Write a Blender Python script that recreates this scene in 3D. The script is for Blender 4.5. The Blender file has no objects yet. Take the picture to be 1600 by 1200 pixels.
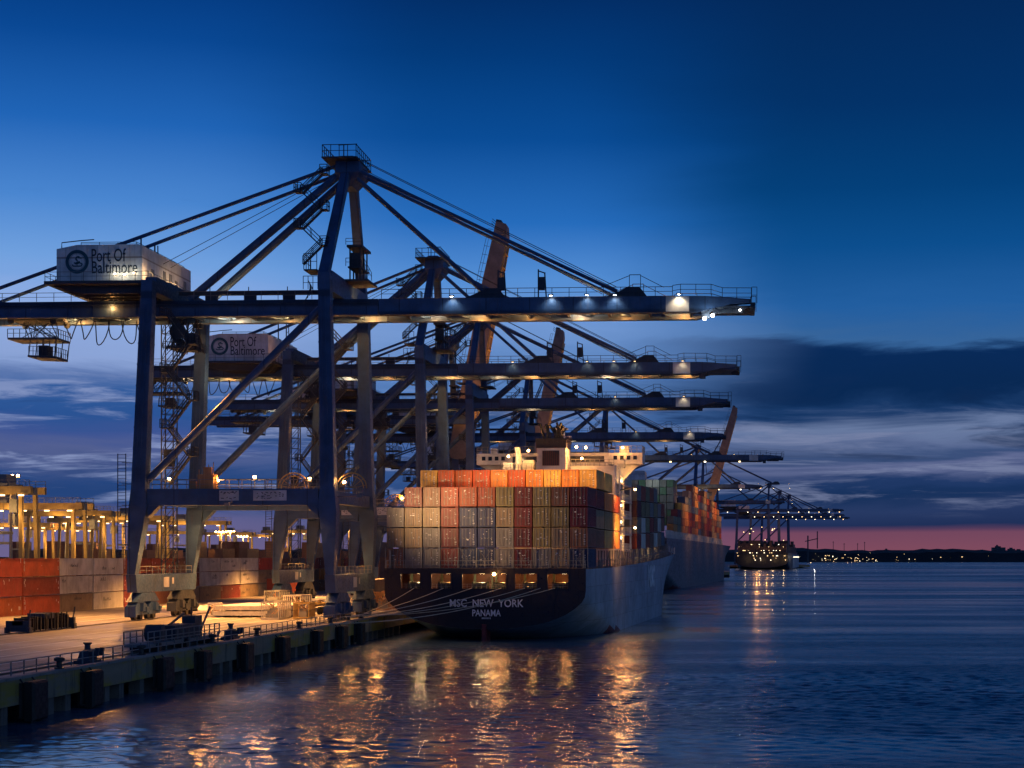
import bpy, math, random
from mathutils import Vector, Matrix
R = math.radians
scene = bpy.context.scene
COL = scene.collection
rnd = random.Random(7)

# ------------------------------------------------------------------ camera model
F, XP, YP, HC, ZQ = 2600.0, 986.0, 870.0, 10.7, 2.8
PSI = math.atan(0.0592); CP, SP = math.cos(PSI), math.sin(PSI)
def WD(px, py, d):
    l = (px-XP)/F*d
    return Vector((l*CP-d*SP, l*SP+d*CP, HC-(py-YP)*d/F))
def WY(px, py, Y):
    t = (px-XP)/F
    x = Y*(t*CP-SP)/(CP+t*SP)
    return Vector((x, Y, HC-(py-YP)*(Y*CP-x*SP)/F))

cam = bpy.data.cameras.new('camera'); co = bpy.data.objects.new('camera', cam); COL.objects.link(co)
co.location = (0, 0, HC); co.rotation_euler = (R(90), 0, PSI)
cam.sensor_width = 36; cam.lens = 36*F/1600
cam.shift_x = (800-XP)/1600; cam.shift_y = (YP-600)/1600
cam.clip_start = 1; cam.clip_end = 30000
scene.camera = co
scene.view_settings.view_transform = 'Standard'
scene.view_settings.look = 'None'
scene.view_settings.exposure = 0; scene.view_settings.gamma = 1
scene.render.resolution_x, scene.render.resolution_y = 1024, 768
cy = scene.cycles
cy.use_denoising = True
try: cy.denoiser = 'OPENIMAGEDENOISE'
except Exception: pass
cy.max_bounces = 6; cy.diffuse_bounces = 2; cy.glossy_bounces = 3
cy.sample_clamp_indirect = 4
cy.caustics_reflective = False; cy.caustics_refractive = False
cy.use_light_tree = True

# ------------------------------------------------------------------ helpers
def srgb(r, g, b):
    f = lambda c: c/255/12.92 if c/255 <= .04045 else ((c/255+.055)/1.055)**2.4
    return (f(r), f(g), f(b), 1)

class NT:
    def __init__(s, tree): s.t = tree; s.n = tree.nodes; s.l = tree.links
    def node(s, typ, **kw):
        n = s.n.new(typ)
        for k, v in kw.items(): setattr(n, k, v)
        return n
    def put(s, sock, v):
        if isinstance(v, bpy.types.NodeSocket): s.l.new(v, sock)
        elif v is not None: sock.default_value = v
    def math(s, op, a, b=None, c=None, clamp=False):
        n = s.node('ShaderNodeMath', operation=op, use_clamp=clamp)
        s.put(n.inputs[0], a); s.put(n.inputs[1], b)
        if c is not None: s.put(n.inputs[2], c)
        return n.outputs[0]
    def step(s, v, a, b, lo=0.0, hi=1.0):
        n = s.node('ShaderNodeMapRange', interpolation_type='SMOOTHSTEP')
        s.put(n.inputs[0], v); n.inputs[1].default_value = a; n.inputs[2].default_value = b
        n.inputs[3].default_value = lo; n.inputs[4].default_value = hi
        return n.outputs[0]
    def mix(s, f, a, b, blend='MIX'):
        n = s.node('ShaderNodeMix', data_type='RGBA', blend_type=blend)
        s.put(n.inputs[0], f); s.put(n.inputs[6], a); s.put(n.inputs[7], b)
        return n.outputs[2]
    def ramp(s, v, pts):
        n = s.node('ShaderNodeValToRGB'); e = n.color_ramp.elements
        while len(e) < len(pts): e.new(.5)
        for k, (p, c) in enumerate(pts): e[k].position = p; e[k].color = c
        s.put(n.inputs[0], v); return n.outputs[0]
    def noise(s, vec, scale, detail=4, rough=.5, dist=0.0):
        n = s.node('ShaderNodeTexNoise'); s.put(n.inputs['Vector'], vec)
        n.inputs['Scale'].default_value = scale; n.inputs['Detail'].default_value = detail
        n.inputs['Roughness'].default_value = rough; n.inputs['Distortion'].default_value = dist
        return n.outputs[0]
    def mapping(s, vec, scale=(1,1,1), loc=(0,0,0), rot=(0,0,0)):
        n = s.node('ShaderNodeMapping'); s.put(n.inputs[0], vec)
        n.inputs['Scale'].default_value = scale; n.inputs['Location'].default_value = loc; n.inputs['Rotation'].default_value = rot
        return n.outputs[0]

def new_mat(name):
    m = bpy.data.materials.new(name); m.use_nodes = True
    nt = NT(m.node_tree); bs = m.node_tree.nodes['Principled BSDF']
    return m, nt, bs

def paint(name, col, rough=.5, wear=.35, rust=(.16,.07,.035,1), metal=0.0, streak=True, var=.0, scale=1.0, seam=None):
    """painted steel / plain surface with grime, streaks and rust patches"""
    m, nt, bs = new_mat(name)
    tc = nt.node('ShaderNodeTexCoord').outputs['Object']
    oi = nt.node('ShaderNodeObjectInfo').outputs['Random']
    off = nt.node('ShaderNodeVectorMath', operation='ADD'); nt.put(off.inputs[0], tc)
    cmb = nt.node('ShaderNodeCombineXYZ'); k = nt.math('MULTIPLY', oi, 137.0)
    for i in range(3): nt.put(cmb.inputs[i], k)
    nt.put(off.inputs[1], cmb.outputs[0]); v = off.outputs[0]
    n1 = nt.noise(v, .45*scale, 5, .6)
    base = nt.mix(nt.step(n1, .3, .7), tuple(c*.72 for c in col[:3])+(1,), tuple(min(1, c*1.12) for c in col[:3])+(1,))
    if streak:
        n2 = nt.noise(nt.mapping(v, (3.2*scale, 3.2*scale, .22*scale)), 1.0, 5, .65)
        base = nt.mix(nt.math('MULTIPLY', nt.step(n2, .52, .75), wear), base, rust)
    n3 = nt.noise(v, 2.6*scale, 6, .7)
    base = nt.mix(nt.math('MULTIPLY', nt.step(n3, .6, .72), wear), base, tuple(c*.5 for c in rust[:3])+(1,))
    if var:
        hs = nt.node('ShaderNodeHueSaturation')
        nt.put(hs.inputs['Color'], base)
        nt.put(hs.inputs['Value'], nt.math('MULTIPLY_ADD', oi, var, 1-var/2))
        nt.put(hs.inputs['Hue'], nt.math('MULTIPLY_ADD', nt.math('FRACT', nt.math('MULTIPLY', oi, 9.7)), .02, .49))
        base = hs.outputs[0]
    if seam:                                               # welded plate seams: a faint dirty line and a little relief
        sx = nt.node('ShaderNodeSeparateXYZ'); nt.put(sx.inputs[0], tc)
        cb = nt.node('ShaderNodeCombineXYZ'); nt.put(cb.inputs[0], nt.math('MULTIPLY', sx.outputs[seam[0]], 1/seam[2])); nt.put(cb.inputs[1], nt.math('MULTIPLY', sx.outputs[seam[1]], 1/seam[3]))
        bk = nt.node('ShaderNodeTexBrick'); nt.put(bk.inputs[0], cb.outputs[0]); bk.inputs['Scale'].default_value = 1; bk.inputs['Mortar Size'].default_value = .016; bk.inputs['Mortar Smooth'].default_value = .6
        bk.inputs['Brick Width'].default_value = 1; bk.inputs['Row Height'].default_value = 1
        bk.inputs[1].default_value = (1,1,1,1); bk.inputs[2].default_value = (.80,.82,.84,1); bk.inputs[3].default_value = (.45,.40,.38,1)
        base = nt.mix(1.0, base, bk.outputs[0], 'MULTIPLY')
        bp = nt.node('ShaderNodeBump'); nt.put(bp.inputs['Height'], nt.noise(v, .8, 3)); bp.inputs['Strength'].default_value = .35; bp.inputs['Distance'].default_value = .12; nt.put(bs.inputs['Normal'], bp.outputs[0])
    nt.put(bs.inputs['Base Color'], base)
    nt.put(bs.inputs['Roughness'], nt.step(n3, .3, .7, rough-.12, rough+.18))
    bs.inputs['Metallic'].default_value = metal
    return m

def glow(name, col, strength):
    m, nt, bs = new_mat(name)
    bs.inputs['Base Color'].default_value = (.8,.8,.8,1)
    bs.inputs['Emission Color'].default_value = tuple(col)+(1,)
    bs.inputs['Emission Strength'].default_value = strength
    return m

class MB:
    def __init__(s): s.v = []; s.f = []; s.mi = []; s.cur = 0
    def face(s, idx): s.f.append(idx); s.mi.append(s.cur)
    def add(s, vs, fs):
        o = len(s.v); s.v += [tuple(p) for p in vs]
        for f in fs: s.face(tuple(o+i for i in f))
    def box(s, x0, x1, y0, y1, z0, z1):
        s.add([(x0,y0,z0),(x1,y0,z0),(x1,y1,z0),(x0,y1,z0),(x0,y0,z1),(x1,y0,z1),(x1,y1,z1),(x0,y1,z1)],
              [(0,3,2,1),(4,5,6,7),(0,1,5,4),(1,2,6,5),(2,3,7,6),(3,0,4,7)])
    def loft(s, rings, cap=True):
        o = len(s.v); n = len(rings[0])
        for r in rings: s.v += [tuple(p) for p in r]
        for k in range(len(rings)-1):
            for i in range(n):
                j = (i+1) % n
                s.face((o+k*n+i, o+k*n+j, o+(k+1)*n+j, o+(k+1)*n+i))
        if cap:
            s.face(tuple(o+i for i in reversed(range(n))))
            e = o+(len(rings)-1)*n; s.face(tuple(e+i for i in range(n)))
    def beam(s, a, b, w, h=None, w1=None, h1=None):
        a, b = Vector(a), Vector(b); h = h or w; w1 = w1 or w; h1 = h1 or h
        d = (b-a).normalized()
        up = Vector((0,0,1)) if abs(d.z) < .95 else Vector((0,1,0))
        u = d.cross(up).normalized(); t = u.cross(d)
        def ring(p, ww, hh): return [p-u*ww/2-t*hh/2, p+u*ww/2-t*hh/2, p+u*ww/2+t*hh/2, p-u*ww/2+t*hh/2]
        s.loft([ring(a, w, h), ring(b, w1, h1)])
    def tube(s, pts, r, n=6):
        pts = [Vector(p) for p in pts]; rings = []
        for k, p in enumerate(pts):
            d = (pts[min(k+1, len(pts)-1)]-pts[max(k-1, 0)]).normalized()
            up = Vector((0,0,1)) if abs(d.z) < .95 else Vector((0,1,0))
            u = d.cross(up).normalized(); t = u.cross(d)
            rings.append([p+(u*math.cos(2*math.pi*i/n)+t*math.sin(2*math.pi*i/n))*r for i in range(n)])
        s.loft(rings)
    def cyl(s, c, axis, r, L, n=14):
        c, a = Vector(c), Vector(axis).normalized(); s.tube([c-a*L/2, c+a*L/2], r, n)
    def ball(s, c, r, n=8):
        c = Vector(c); rings = []
        for k in range(1, n//2):
            th = math.pi*k/(n//2); rings.append([c+Vector((math.sin(th)*math.cos(2*math.pi*i/n), math.sin(th)*math.sin(2*math.pi*i/n), -math.cos(th)))*r for i in range(n)])
        s.loft(rings)
    def rail(s, pts, h=1.1, sp=2.0, t=.06, mid=True):
        pts = [Vector(p) for p in pts]
        for a, b in zip(pts, pts[1:]):
            L = (b-a).length; n = max(1, round(L/sp)); up = Vector((0,0,h))
            s.beam(a+up, b+up, t)
            if mid: s.beam(a+up*.5, b+up*.5, t*.8)
            for k in range(n+1):
                p = a.lerp(b, k/n); s.beam(p, p+up, t)
    def stair(s, x, y, z0, z1, run=3.0, rise=2.8, w=.8, axis='x'):
        """zigzag stair rising from z0 to z1"""
        n = max(1, round((z1-z0)/rise)); hgt = (z1-z0)/n; e = Vector((1,0,0)) if axis == 'x' else Vector((0,1,0))
        q = Vector((0,1,0)) if axis == 'x' else Vector((1,0,0)); p0 = Vector((x, y, z0))
        for k in range(n):
            a = p0+e*(run/2*(-1 if k % 2 == 0 else 1)); b = p0+e*(run/2*(1 if k % 2 == 0 else -1))
            a = a+Vector((0,0,k*hgt)); b = b+Vector((0,0,(k+1)*hgt))
            sh = q*(w*.55*(1 if k % 2 == 0 else -1)); a += sh; b += sh
            s.beam(a, b, w*.9, .14)
            for g in (-1, 1):
                o = q*w*.45*g; up = Vector((0,0,1.0))
                s.beam(a+o+up, b+o+up, .09); s.beam(a+o+up*.5, b+o+up*.5, .07); s.beam(a+o, a+o+up, .08); s.beam(b+o, b+o+up, .08)
                m_ = (a+b)/2+o; s.beam(m_, m_+up, .06)
            l0 = b-sh; sg = 1 if k % 2 == 0 else -1
            s.add([l0-q*w+Vector((0,0,-.05)), l0+q*w+Vector((0,0,-.05)), l0+q*w+e*.9*sg+Vector((0,0,-.05)), l0-q*w+e*.9*sg+Vector((0,0,-.05)),
                   l0-q*w+Vector((0,0,.05)), l0+q*w+Vector((0,0,.05)), l0+q*w+e*.9*sg+Vector((0,0,.05)), l0-q*w+e*.9*sg+Vector((0,0,.05))],
                  [(0,3,2,1),(4,5,6,7),(0,1,5,4),(1,2,6,5),(2,3,7,6),(3,0,4,7)])
            c = [l0-q*w, l0-q*w+e*.9*sg, l0+q*w+e*.9*sg, l0+q*w]
            s.rail(c, 1.1, .6, .08)
    def mesh(s, name, mats, smooth=False):
        me = bpy.data.meshes.new(name); me.from_pydata(s.v, [], s.f)
        for m in (mats if isinstance(mats, (list, tuple)) else [mats]): me.materials.append(m)
        if any(s.mi): me.polygons.foreach_set('material_index', s.mi)
        if smooth: me.polygons.foreach_set('use_smooth', [True]*len(me.polygons))
        me.update(); return me
    def build(s, name, mats, parent=None, smooth=False):
        return link(name, s.mesh(name, mats, smooth), parent)

def link(name, data, parent=None, loc=None):
    o = bpy.data.objects.new(name, data); COL.objects.link(o)
    if parent: o.parent = parent
    if loc is not None: o.location = loc
    return o
def tag(o, label=None, cat=None, group=None, kind=None):
    if label: o['label'] = label
    if cat: o['category'] = cat
    if group: o['group'] = group
    if kind: o['kind'] = kind
    return o
def thing(name, label, cat, loc, rz=0, group=None):
    o = link(name, None, None, loc); o.rotation_euler = (0, 0, rz)
    return tag(o, label, cat, group)

def light(kind, loc, energy, col, parent=None, radius=.25, target=None, angle=110, blend=.6):
    l = bpy.data.lights.new('lamp_light', kind); l.energy = energy; l.color = col
    l.shadow_soft_size = radius
    o = link('lamp_light', l, parent, loc)
    if kind == 'SPOT':
        l.spot_size = R(angle); l.spot_blend = blend
        d = Vector(target)-Vector(loc); o.rotation_euler = d.to_track_quat('-Z', 'Y').to_euler()
    return o

SODIUM = (1.0, .42, .10); WARM = (1.0, .62, .28); COOL = (.80, .95, 1.0)

def text_mesh(body, width=None, height=None, mat=None, bold=0.0, origin='C', shear=0.0, depth=.02, yscale=None):
    """lettering lying in the local XZ plane, facing -Y; centred"""
    cu = bpy.data.curves.new('lettering', 'FONT'); cu.body = body; cu.offset = bold; cu.shear = shear
    cu.align_x = 'LEFT'; cu.resolution_u = 3; cu.space_line = .95; cu.fill_mode = 'BOTH'; cu.extrude = .02
    t = bpy.data.objects.new('lettering', cu); COL.objects.link(t)
    dg = bpy.context.evaluated_depsgraph_get(); me = bpy.data.meshes.new_from_object(t.evaluated_get(dg))
    bpy.data.objects.remove(t); bpy.data.curves.remove(cu)
    xs = [v.co.x for v in me.vertices]; ys = [v.co.y for v in me.vertices]
    x0, x1, y0, y1 = min(xs), max(xs), min(ys), max(ys)
    sx = width/(x1-x0) if width else height/(y1-y0)
    sy = height/(y1-y0) if height else sx
    for v in me.vertices:
        v.co = ((v.co.x-(x0+x1)/2)*sx, -depth*(1 if v.co.z > 0 else -1)*.5, (v.co.y-(y0+y1)/2)*sy)
    me.materials.clear(); me.materials.append(mat); me.update()
    return me

# ------------------------------------------------------------------ materials
M = {}
M['crane'] = paint('crane_paint', (.046,.098,.205,1), .45, .34, (.10,.055,.035,1), seam=(0,2,5.5,40))
M['crane_grey'] = paint('grey_crane_paint', (.22,.165,.14,1), .5, .35)
M['crane_dark'] = paint('crane_steel_dark', (.035,.045,.062,1), .55, .25)
M['galv'] = paint('galvanised_steel', (.20,.20,.20,1), .5, .2, streak=False)
M['house'] = paint('white_cladding', (.76,.725,.71,1), .55, .34, (.30,.21,.16,1), seam=(0,2,1.35,9))
M['teal'] = paint('teal_ink', (.02,.085,.115,1), .5, .05, streak=False)
M['ink'] = paint('dark_ink', (.022,.032,.05,1), .5, .03, streak=False)
M['white'] = paint('white_paint', (.74,.72,.69,1), .5, .2, (.4,.28,.18,1))
M['white_clean'] = paint('white_letter_paint', (.78,.78,.80,1), .5, .12, (.4,.3,.22,1), streak=False)
M['sign'] = paint('sign_white', (.62,.60,.58,1), .5, .15, streak=False)
M['cable'] = paint('black_cable', (.02,.02,.022,1), .5, .05, streak=False)
M['rubber'] = paint('fender_rubber', (.009,.009,.010,1), .6, .3, (.03,.028,.026,1))
M['wheel'] = paint('dark_wheel', (.02,.02,.02,1), .5, .2, streak=False)
M['rail_steel'] = paint('rail_steel', (.12,.11,.10,1), .4, .4, streak=False)
M['yellow'] = paint('yellow_crane_paint', (.42,.28,.09,1), .5, .35)
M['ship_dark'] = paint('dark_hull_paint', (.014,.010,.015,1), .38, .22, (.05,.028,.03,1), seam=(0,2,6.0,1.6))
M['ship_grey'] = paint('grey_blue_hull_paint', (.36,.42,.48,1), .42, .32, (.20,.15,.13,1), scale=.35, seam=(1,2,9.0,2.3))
M['ship_grey2'] = paint('dark_grey_hull_paint', (.12,.13,.15,1), .45, .35, (.16,.10,.08,1), scale=.35, seam=(1,2,11.0,2.6))
M['antifoul'] = paint('red_bottom_paint', (.14,.022,.028,1), .5, .3)
M['ship_white'] = paint('ship_white_paint', (.70,.67,.62,1), .5, .16, (.42,.26,.15,1))
M['deck'] = paint('deck_paint', (.12,.05,.04,1), .6, .3, streak=False)
M['winch'] = paint('winch_green', (.06,.08,.06,1), .5, .3, streak=False)
M['rope'] = paint('mooring_rope', (.50,.46,.36,1), .8, .2, streak=False)
M['concrete'] = paint('quay_concrete', (.27,.25,.225,1), .75, .5, (.12,.10,.075,1), scale=.5)
M['pile'] = paint('pile_concrete', (.16,.145,.13,1), .8, .6, (.05,.045,.04,1))
M['glass'] = paint('dark_glass', (.015,.02,.03,1), .15, .03, streak=False)
M['tractor'] = paint('tractor_white', (.55,.52,.46,1), .45, .25)
M['tyre'] = paint('tyre', (.02,.02,.02,1), .8, .1, streak=False)
M['orange_kit'] = paint('orange_machine_paint', (.42,.22,.09,1), .5, .25)
M['land'] = paint('dark_land', (.025,.03,.03,1), .9, .3, streak=False, scale=.02)
M['bldg'] = paint('far_building', (.10,.10,.11,1), .8, .2, scale=.1)
M['g_sod'] = glow('sodium_lens', (1.0,.52,.18), 30)
M['g_warm'] = glow('warm_lens', (1.0,.72,.38), 16)
M['g_cool'] = glow('cool_lens', (.95,.97,1.0), 22)
M['g_far'] = glow('far_lamp', (1.0,.62,.26), 5)
M['g_far2'] = glow('far_lamp_white', (1.0,.82,.55), 6)
CC = {'dark red':(.16,.018,.022), 'rust red':(.27,.045,.022), 'orange red':(.40,.08,.025), 'maroon':(.10,.010,.02), 'navy blue':(.012,.026,.095),
      'khaki':(.21,.165,.075), 'tan':(.255,.185,.12), 'grey':(.175,.165,.17), 'brown':(.17,.075,.045), 'orange':(.55,.21,.05),
      'yellow':(.56,.36,.10), 'white':(.58,.55,.50), 'green':(.07,.16,.10), 'steel blue':(.08,.13,.20)}
for k, c in CC.items(): M['c '+k] = paint(k.replace(' ', '_')+'_container_paint', c+(1,), .5, .58, (.15,.075,.04,1), var=.3)
# ------------------------------------------------------------------ dusk sky (world) and the last glow
world = bpy.data.worlds.new('World'); scene.world = world; world.use_nodes = True
w = NT(world.node_tree); w.n.clear()
gen = w.node('ShaderNodeTexCoord').outputs['Generated']
sp = w.node('ShaderNodeSeparateXYZ'); w.put(sp.inputs[0], gen)
X_, Y_, Z_ = sp.outputs
hl = w.math('SQRT', w.math('ADD', w.math('MULTIPLY', X_, X_), w.math('MULTIPLY', Y_, Y_)))
v = w.math('DIVIDE', Z_, w.math('MAXIMUM', hl, .001))
v = w.math('MAXIMUM', v, 0.0)
az = w.math('ARCTAN2', X_, Y_)                       # radians, 0 along the quay, + to the water
vc = w.node('ShaderNodeCombineXYZ'); w.put(vc.inputs[0], w.math('MULTIPLY', az, 1.0)); w.put(vc.inputs[1], w.math('MULTIPLY', v, 1.0))
sv = vc.outputs[0]
nA = w.noise(w.mapping(sv, (6.5, 46, 1)), 1.0, 8, .60, .7)
nB = w.noise(w.mapping(sv, (11, 95, 1), (3.1, .7, 0)), 1.0, 8, .62, .5)
nC = w.noise(w.mapping(sv, (2.6, 11, 1), (7, 2, 0)), 1.0, 6, .55, .3)
lowf = w.step(v, .012, .045)                       # cloud edges get raggeder with height, the last band stays level
jit = w.math('MULTIPLY', w.math('ADD', w.math('MULTIPLY', w.math('SUBTRACT', nA, .5), .040), w.math('MULTIPLY', w.math('SUBTRACT', nC, .5), .036)), lowf)
jit = w.math('ADD', jit, w.math('MULTIPLY', w.math('SUBTRACT', nC, .5), .004))
jit = w.math('MULTIPLY', jit, w.step(v, .13, .19, 1, 0))
vj = w.math('MAXIMUM', w.math('ADD', v, jit), 0.0)
vr = w.math('MULTIPLY', vj, 1.6, clamp=True)
def rp(lst): return w.ramp(vr, [(min(1, p*1.6), srgb(*c)) for p, c in lst])
left = rp([(0,(108,97,138)), (.024,(98,96,142)), (.034,(44,72,126)), (.050,(36,68,124)), (.060,(84,96,144)), (.070,(62,84,146)), (.080,(42,82,146)), (.096,(48,90,154)), (.106,(96,122,176)),
           (.114,(138,162,212)), (.140,(142,172,226)), (.170,(112,160,222)), (.205,(74,134,208)), (.25,(32,100,182)), (.30,(10,72,148)), (.34,(3,54,122)), (.60,(3,32,84))])
right = rp([(0,(130,76,94)), (.0150,(114,70,94)), (.0185,(30,46,86)), (.030,(40,58,100)), (.040,(22,48,90)), (.050,(34,58,104)), (.056,(96,106,146)), (.062,(48,72,116)), (.070,(92,108,148)), (.078,(104,122,160)),
            (.086,(26,58,104)), (.094,(9,40,82)), (.119,(9,42,88)), (.1265,(54,100,154)), (.150,(34,94,160)), (.185,(12,78,142)), (.22,(4,64,122)), (.27,(3,50,104)), (.34,(4,40,88)), (.60,(3,24,66))])
mid_ = rp([(0,(106,86,116)), (.020,(76,84,128)), (.034,(34,66,118)), (.060,(60,90,146)), (.085,(74,112,172)), (.11,(92,132,190)), (.135,(112,150,208)), (.165,(84,142,212)), (.20,(38,108,188)), (.25,(10,76,150)), (.30,(3,58,122)), (.34,(3,44,100)), (.60,(3,28,76))])
azj = w.math('ADD', az, w.math('MULTIPLY', w.math('SUBTRACT', nC, .5), .10))
fl = w.step(azj, -.36, .10)
col = w.mix(w.step(azj, -.33, -.17), left, mid_)
col = w.mix(w.step(azj, -.10, .045), col, right)
band = w.math('MULTIPLY', w.step(v, .022, .036), w.step(v, .09, .125, 1, 0))
col = w.mix(w.math('MULTIPLY', w.math('MULTIPLY', band, w.step(nA, .50, .62)), .70), col, w.mix(fl, srgb(36,66,120), srgb(16,42,82)))
keep = w.math('SUBTRACT', 1.0, w.math('MULTIPLY', w.step(v, .074, .086), w.step(azj, -.06, .03)))   # the dark bank at the right stays whole
col = w.mix(w.math('MULTIPLY', w.math('MULTIPLY', w.math('MULTIPLY', band, keep), w.step(nB, .50, .66)), .68), col, w.mix(fl, srgb(150,164,206), srgb(124,134,168)))
wp = w.math('MULTIPLY', w.math('MULTIPLY', w.step(v, .12, .15), w.step(v, .19, .22, 1, 0)), w.math('MULTIPLY', w.step(nB, .58, .70), w.step(nC, .50, .64)))
col = w.mix(w.math('MULTIPLY', wp, .45), col, srgb(20,66,124))
# the sky behind the camera: deep blue, brightened at right to light the hull
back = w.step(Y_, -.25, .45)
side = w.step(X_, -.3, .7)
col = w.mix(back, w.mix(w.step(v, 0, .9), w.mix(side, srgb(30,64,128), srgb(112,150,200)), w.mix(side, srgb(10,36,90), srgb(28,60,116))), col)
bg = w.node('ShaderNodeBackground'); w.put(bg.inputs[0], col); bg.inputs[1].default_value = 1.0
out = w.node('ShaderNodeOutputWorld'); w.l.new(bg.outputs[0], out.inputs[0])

sun = bpy.data.lights.new('afterglow', 'SUN'); sun.energy = .035; sun.angle = R(25); sun.color = (.62,.72,1)
so = link('afterglow', sun); so.rotation_euler = Vector((.62,-.62,-.30)).to_track_quat('-Z','Y').to_euler()

# ------------------------------------------------------------------ water
m, nt, bs = new_mat('harbour_water')
tc = nt.node('ShaderNodeTexCoord').outputs['Object']
big = nt.noise(nt.mapping(tc, (.0022, .0085, 1)), 1.0, 4, .55)          # wide bands of calm and ruffled water
mid = nt.noise(nt.mapping(tc, (.008, .036, 1), (40, 9, 0)), 1.0, 4, .6)
bands = nt.math('ADD', nt.math('MULTIPLY', big, .6), nt.math('MULTIPLY', mid, .4))
w1 = nt.noise(nt.mapping(tc, (.55, .85, 1), rot=(0,0,.35)), 1.0, 5, .62, .6)
w2 = nt.noise(nt.mapping(tc, (.17, .30, 1), rot=(0,0,-.3)), 1.0, 3, .5, .4)
w3 = nt.noise(nt.mapping(tc, (2.0, 2.8, 1), rot=(0,0,.1)), 1.0, 3, .6)
hgt = nt.math('ADD', nt.math('ADD', nt.math('MULTIPLY', w1, .60), nt.math('MULTIPLY', w2, .75)), nt.math('MULTIPLY', w3, .10))
bp = nt.node('ShaderNodeBump'); nt.put(bp.inputs['Height'], hgt)
nt.put(bp.inputs['Strength'], nt.step(bands, .45, .56, .10, 1.0)); bp.inputs["Distance"].default_value = .24
nt.put(bs.inputs['Normal'], bp.outputs[0])
bs.inputs['Base Color'].default_value = (.045, .100, .160, 1)
bs.inputs['Specular Tint'].default_value = (.86, .95, 1, 1)
nt.put(bs.inputs['Roughness'], nt.step(bands, .44, .57, .12, .27))
bs.inputs['IOR'].default_value = 1.45
import numpy as np
gx0, gx1, gy0, gy1, gs = -50.0, 84.0, 74.0, 290.0, .30       # really wavy water near us, one sheet with the far water
nx, ny = int((gx1-gx0)/gs)+1, int((gy1-gy0)/gs)+1
GX, GYY = np.meshgrid(np.linspace(gx0, gx1, nx), np.linspace(gy0, gy1, ny))
rs = np.random.RandomState(4); H = np.zeros_like(GX)
for k in range(64):
    lam = .70*(2.6/.70)**rs.rand(); th = rs.normal(.5, .75); kk = 2*math.pi/lam
    H += .0042*lam**.48*np.sin(kk*(GX*math.sin(th)+GYY*math.cos(th))+rs.rand()*6.28+.8*np.sin(GX*.11+k)+.8*np.sin(GYY*.09+2*k))
H *= .75+.35*np.sin(GX*.045+1.0)*np.sin(GYY*.06)
edge = np.minimum(np.minimum(GX-gx0, gx1-GX), np.minimum(GYY-gy0, gy1-GYY))
H *= np.clip(edge/14.0, 0, 1)*np.clip((290-GYY)/150, .12, 1)
vs = np.stack([GX, GYY, H], -1).reshape(-1, 3)
outer = [(-400,-200),(4000,-200),(9000,3600),(9000,9000),(-400,9000)]
idx = np.arange(nx*ny).reshape(ny, nx)
q = np.stack([idx[:-1,:-1], idx[:-1,1:], idx[1:,1:], idx[1:,:-1]], -1).reshape(-1, 4)
me = bpy.data.meshes.new('water'); nv = nx*ny
bl, brr, tl, trr = idx[0], idx[:,-1], idx[-1], idx[:,0]
ov = [(-400,-200,0),(9000,-200,0),(9000,9000,0),(-400,9000,0)]
polys = [list(map(int, bl[::-1]))+[nv, nv+1], list(map(int, brr[::-1]))+[nv+1, nv+2], list(map(int, tl))+[nv+2, nv+3], list(map(int, trr))+[nv+3, nv]]
lens = [4]*len(q)+[len(p_) for p_ in polys]
loops = np.concatenate([q.reshape(-1)]+[np.array(p_) for p_ in polys]).astype(np.int32)
me.vertices.add(nv+4); me.vertices.foreach_set('co', np.concatenate([vs.reshape(-1), np.array(ov, float).reshape(-1)]).astype(np.float32))
me.loops.add(len(loops)); me.loops.foreach_set('vertex_index', loops)
me.polygons.add(len(lens)); me.polygons.foreach_set('loop_start', np.concatenate([[0], np.cumsum(lens)[:-1]]).astype(np.int32))
me.update(calc_edges=True); me.validate()
sm = np.ones(len(me.polygons), bool); sm[-4:] = False; me.polygons.foreach_set('use_smooth', sm)
me.materials.append(m); tag(link('water', me), kind='structure')

# ------------------------------------------------------------------ quay
XE = -45.7
m, nt, bs = new_mat('quay_surface')
tc = nt.node('ShaderNodeTexCoord').outputs['Object']
n1 = nt.noise(nt.mapping(tc, (.06,.06,1)), 1.0, 6, .6)
n2 = nt.noise(nt.mapping(tc, (1.6,.035,1)), 1.0, 6, .65)               # tyre tracks along the quay
n3 = nt.noise(nt.mapping(tc, (1.1,1.1,1)), 1.0, 6, .7)
c = nt.mix(n1, (.20,.175,.15,1), (.33,.30,.26,1))
c = nt.mix(nt.math('MULTIPLY', nt.step(n2, .46, .64), .75), c, (.11,.10,.09,1))
c = nt.mix(nt.math('MULTIPLY', nt.step(n3, .58, .72), .5), c, (.09,.08,.07,1))
bk_ = nt.node('ShaderNodeTexBrick'); nt.put(bk_.inputs[0], nt.mapping(tc, (.1,.1,1)))
for i, cc in ((1,(1,1,1,1)), (2,(1,1,1,1)), (3,(.45,.42,.40,1))): bk_.inputs[i].default_value = cc
bk_.inputs['Scale'].default_value = 1.0; bk_.inputs['Mortar Size'].default_value = .006
c = nt.mix(1.0, c, bk_.outputs[0], 'MULTIPLY')
nt.put(bs.inputs['Base Color'], c); nt.put(bs.inputs['Roughness'], nt.step(n1, .35, .65, .38, .75))
bp = nt.node('ShaderNodeBump'); nt.put(bp.inputs['Height'], n3); bp.inputs['Strength'].default_value = .25; bp.inputs['Distance'].default_value = .05
nt.put(bs.inputs['Normal'], bp.outputs[0])
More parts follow.
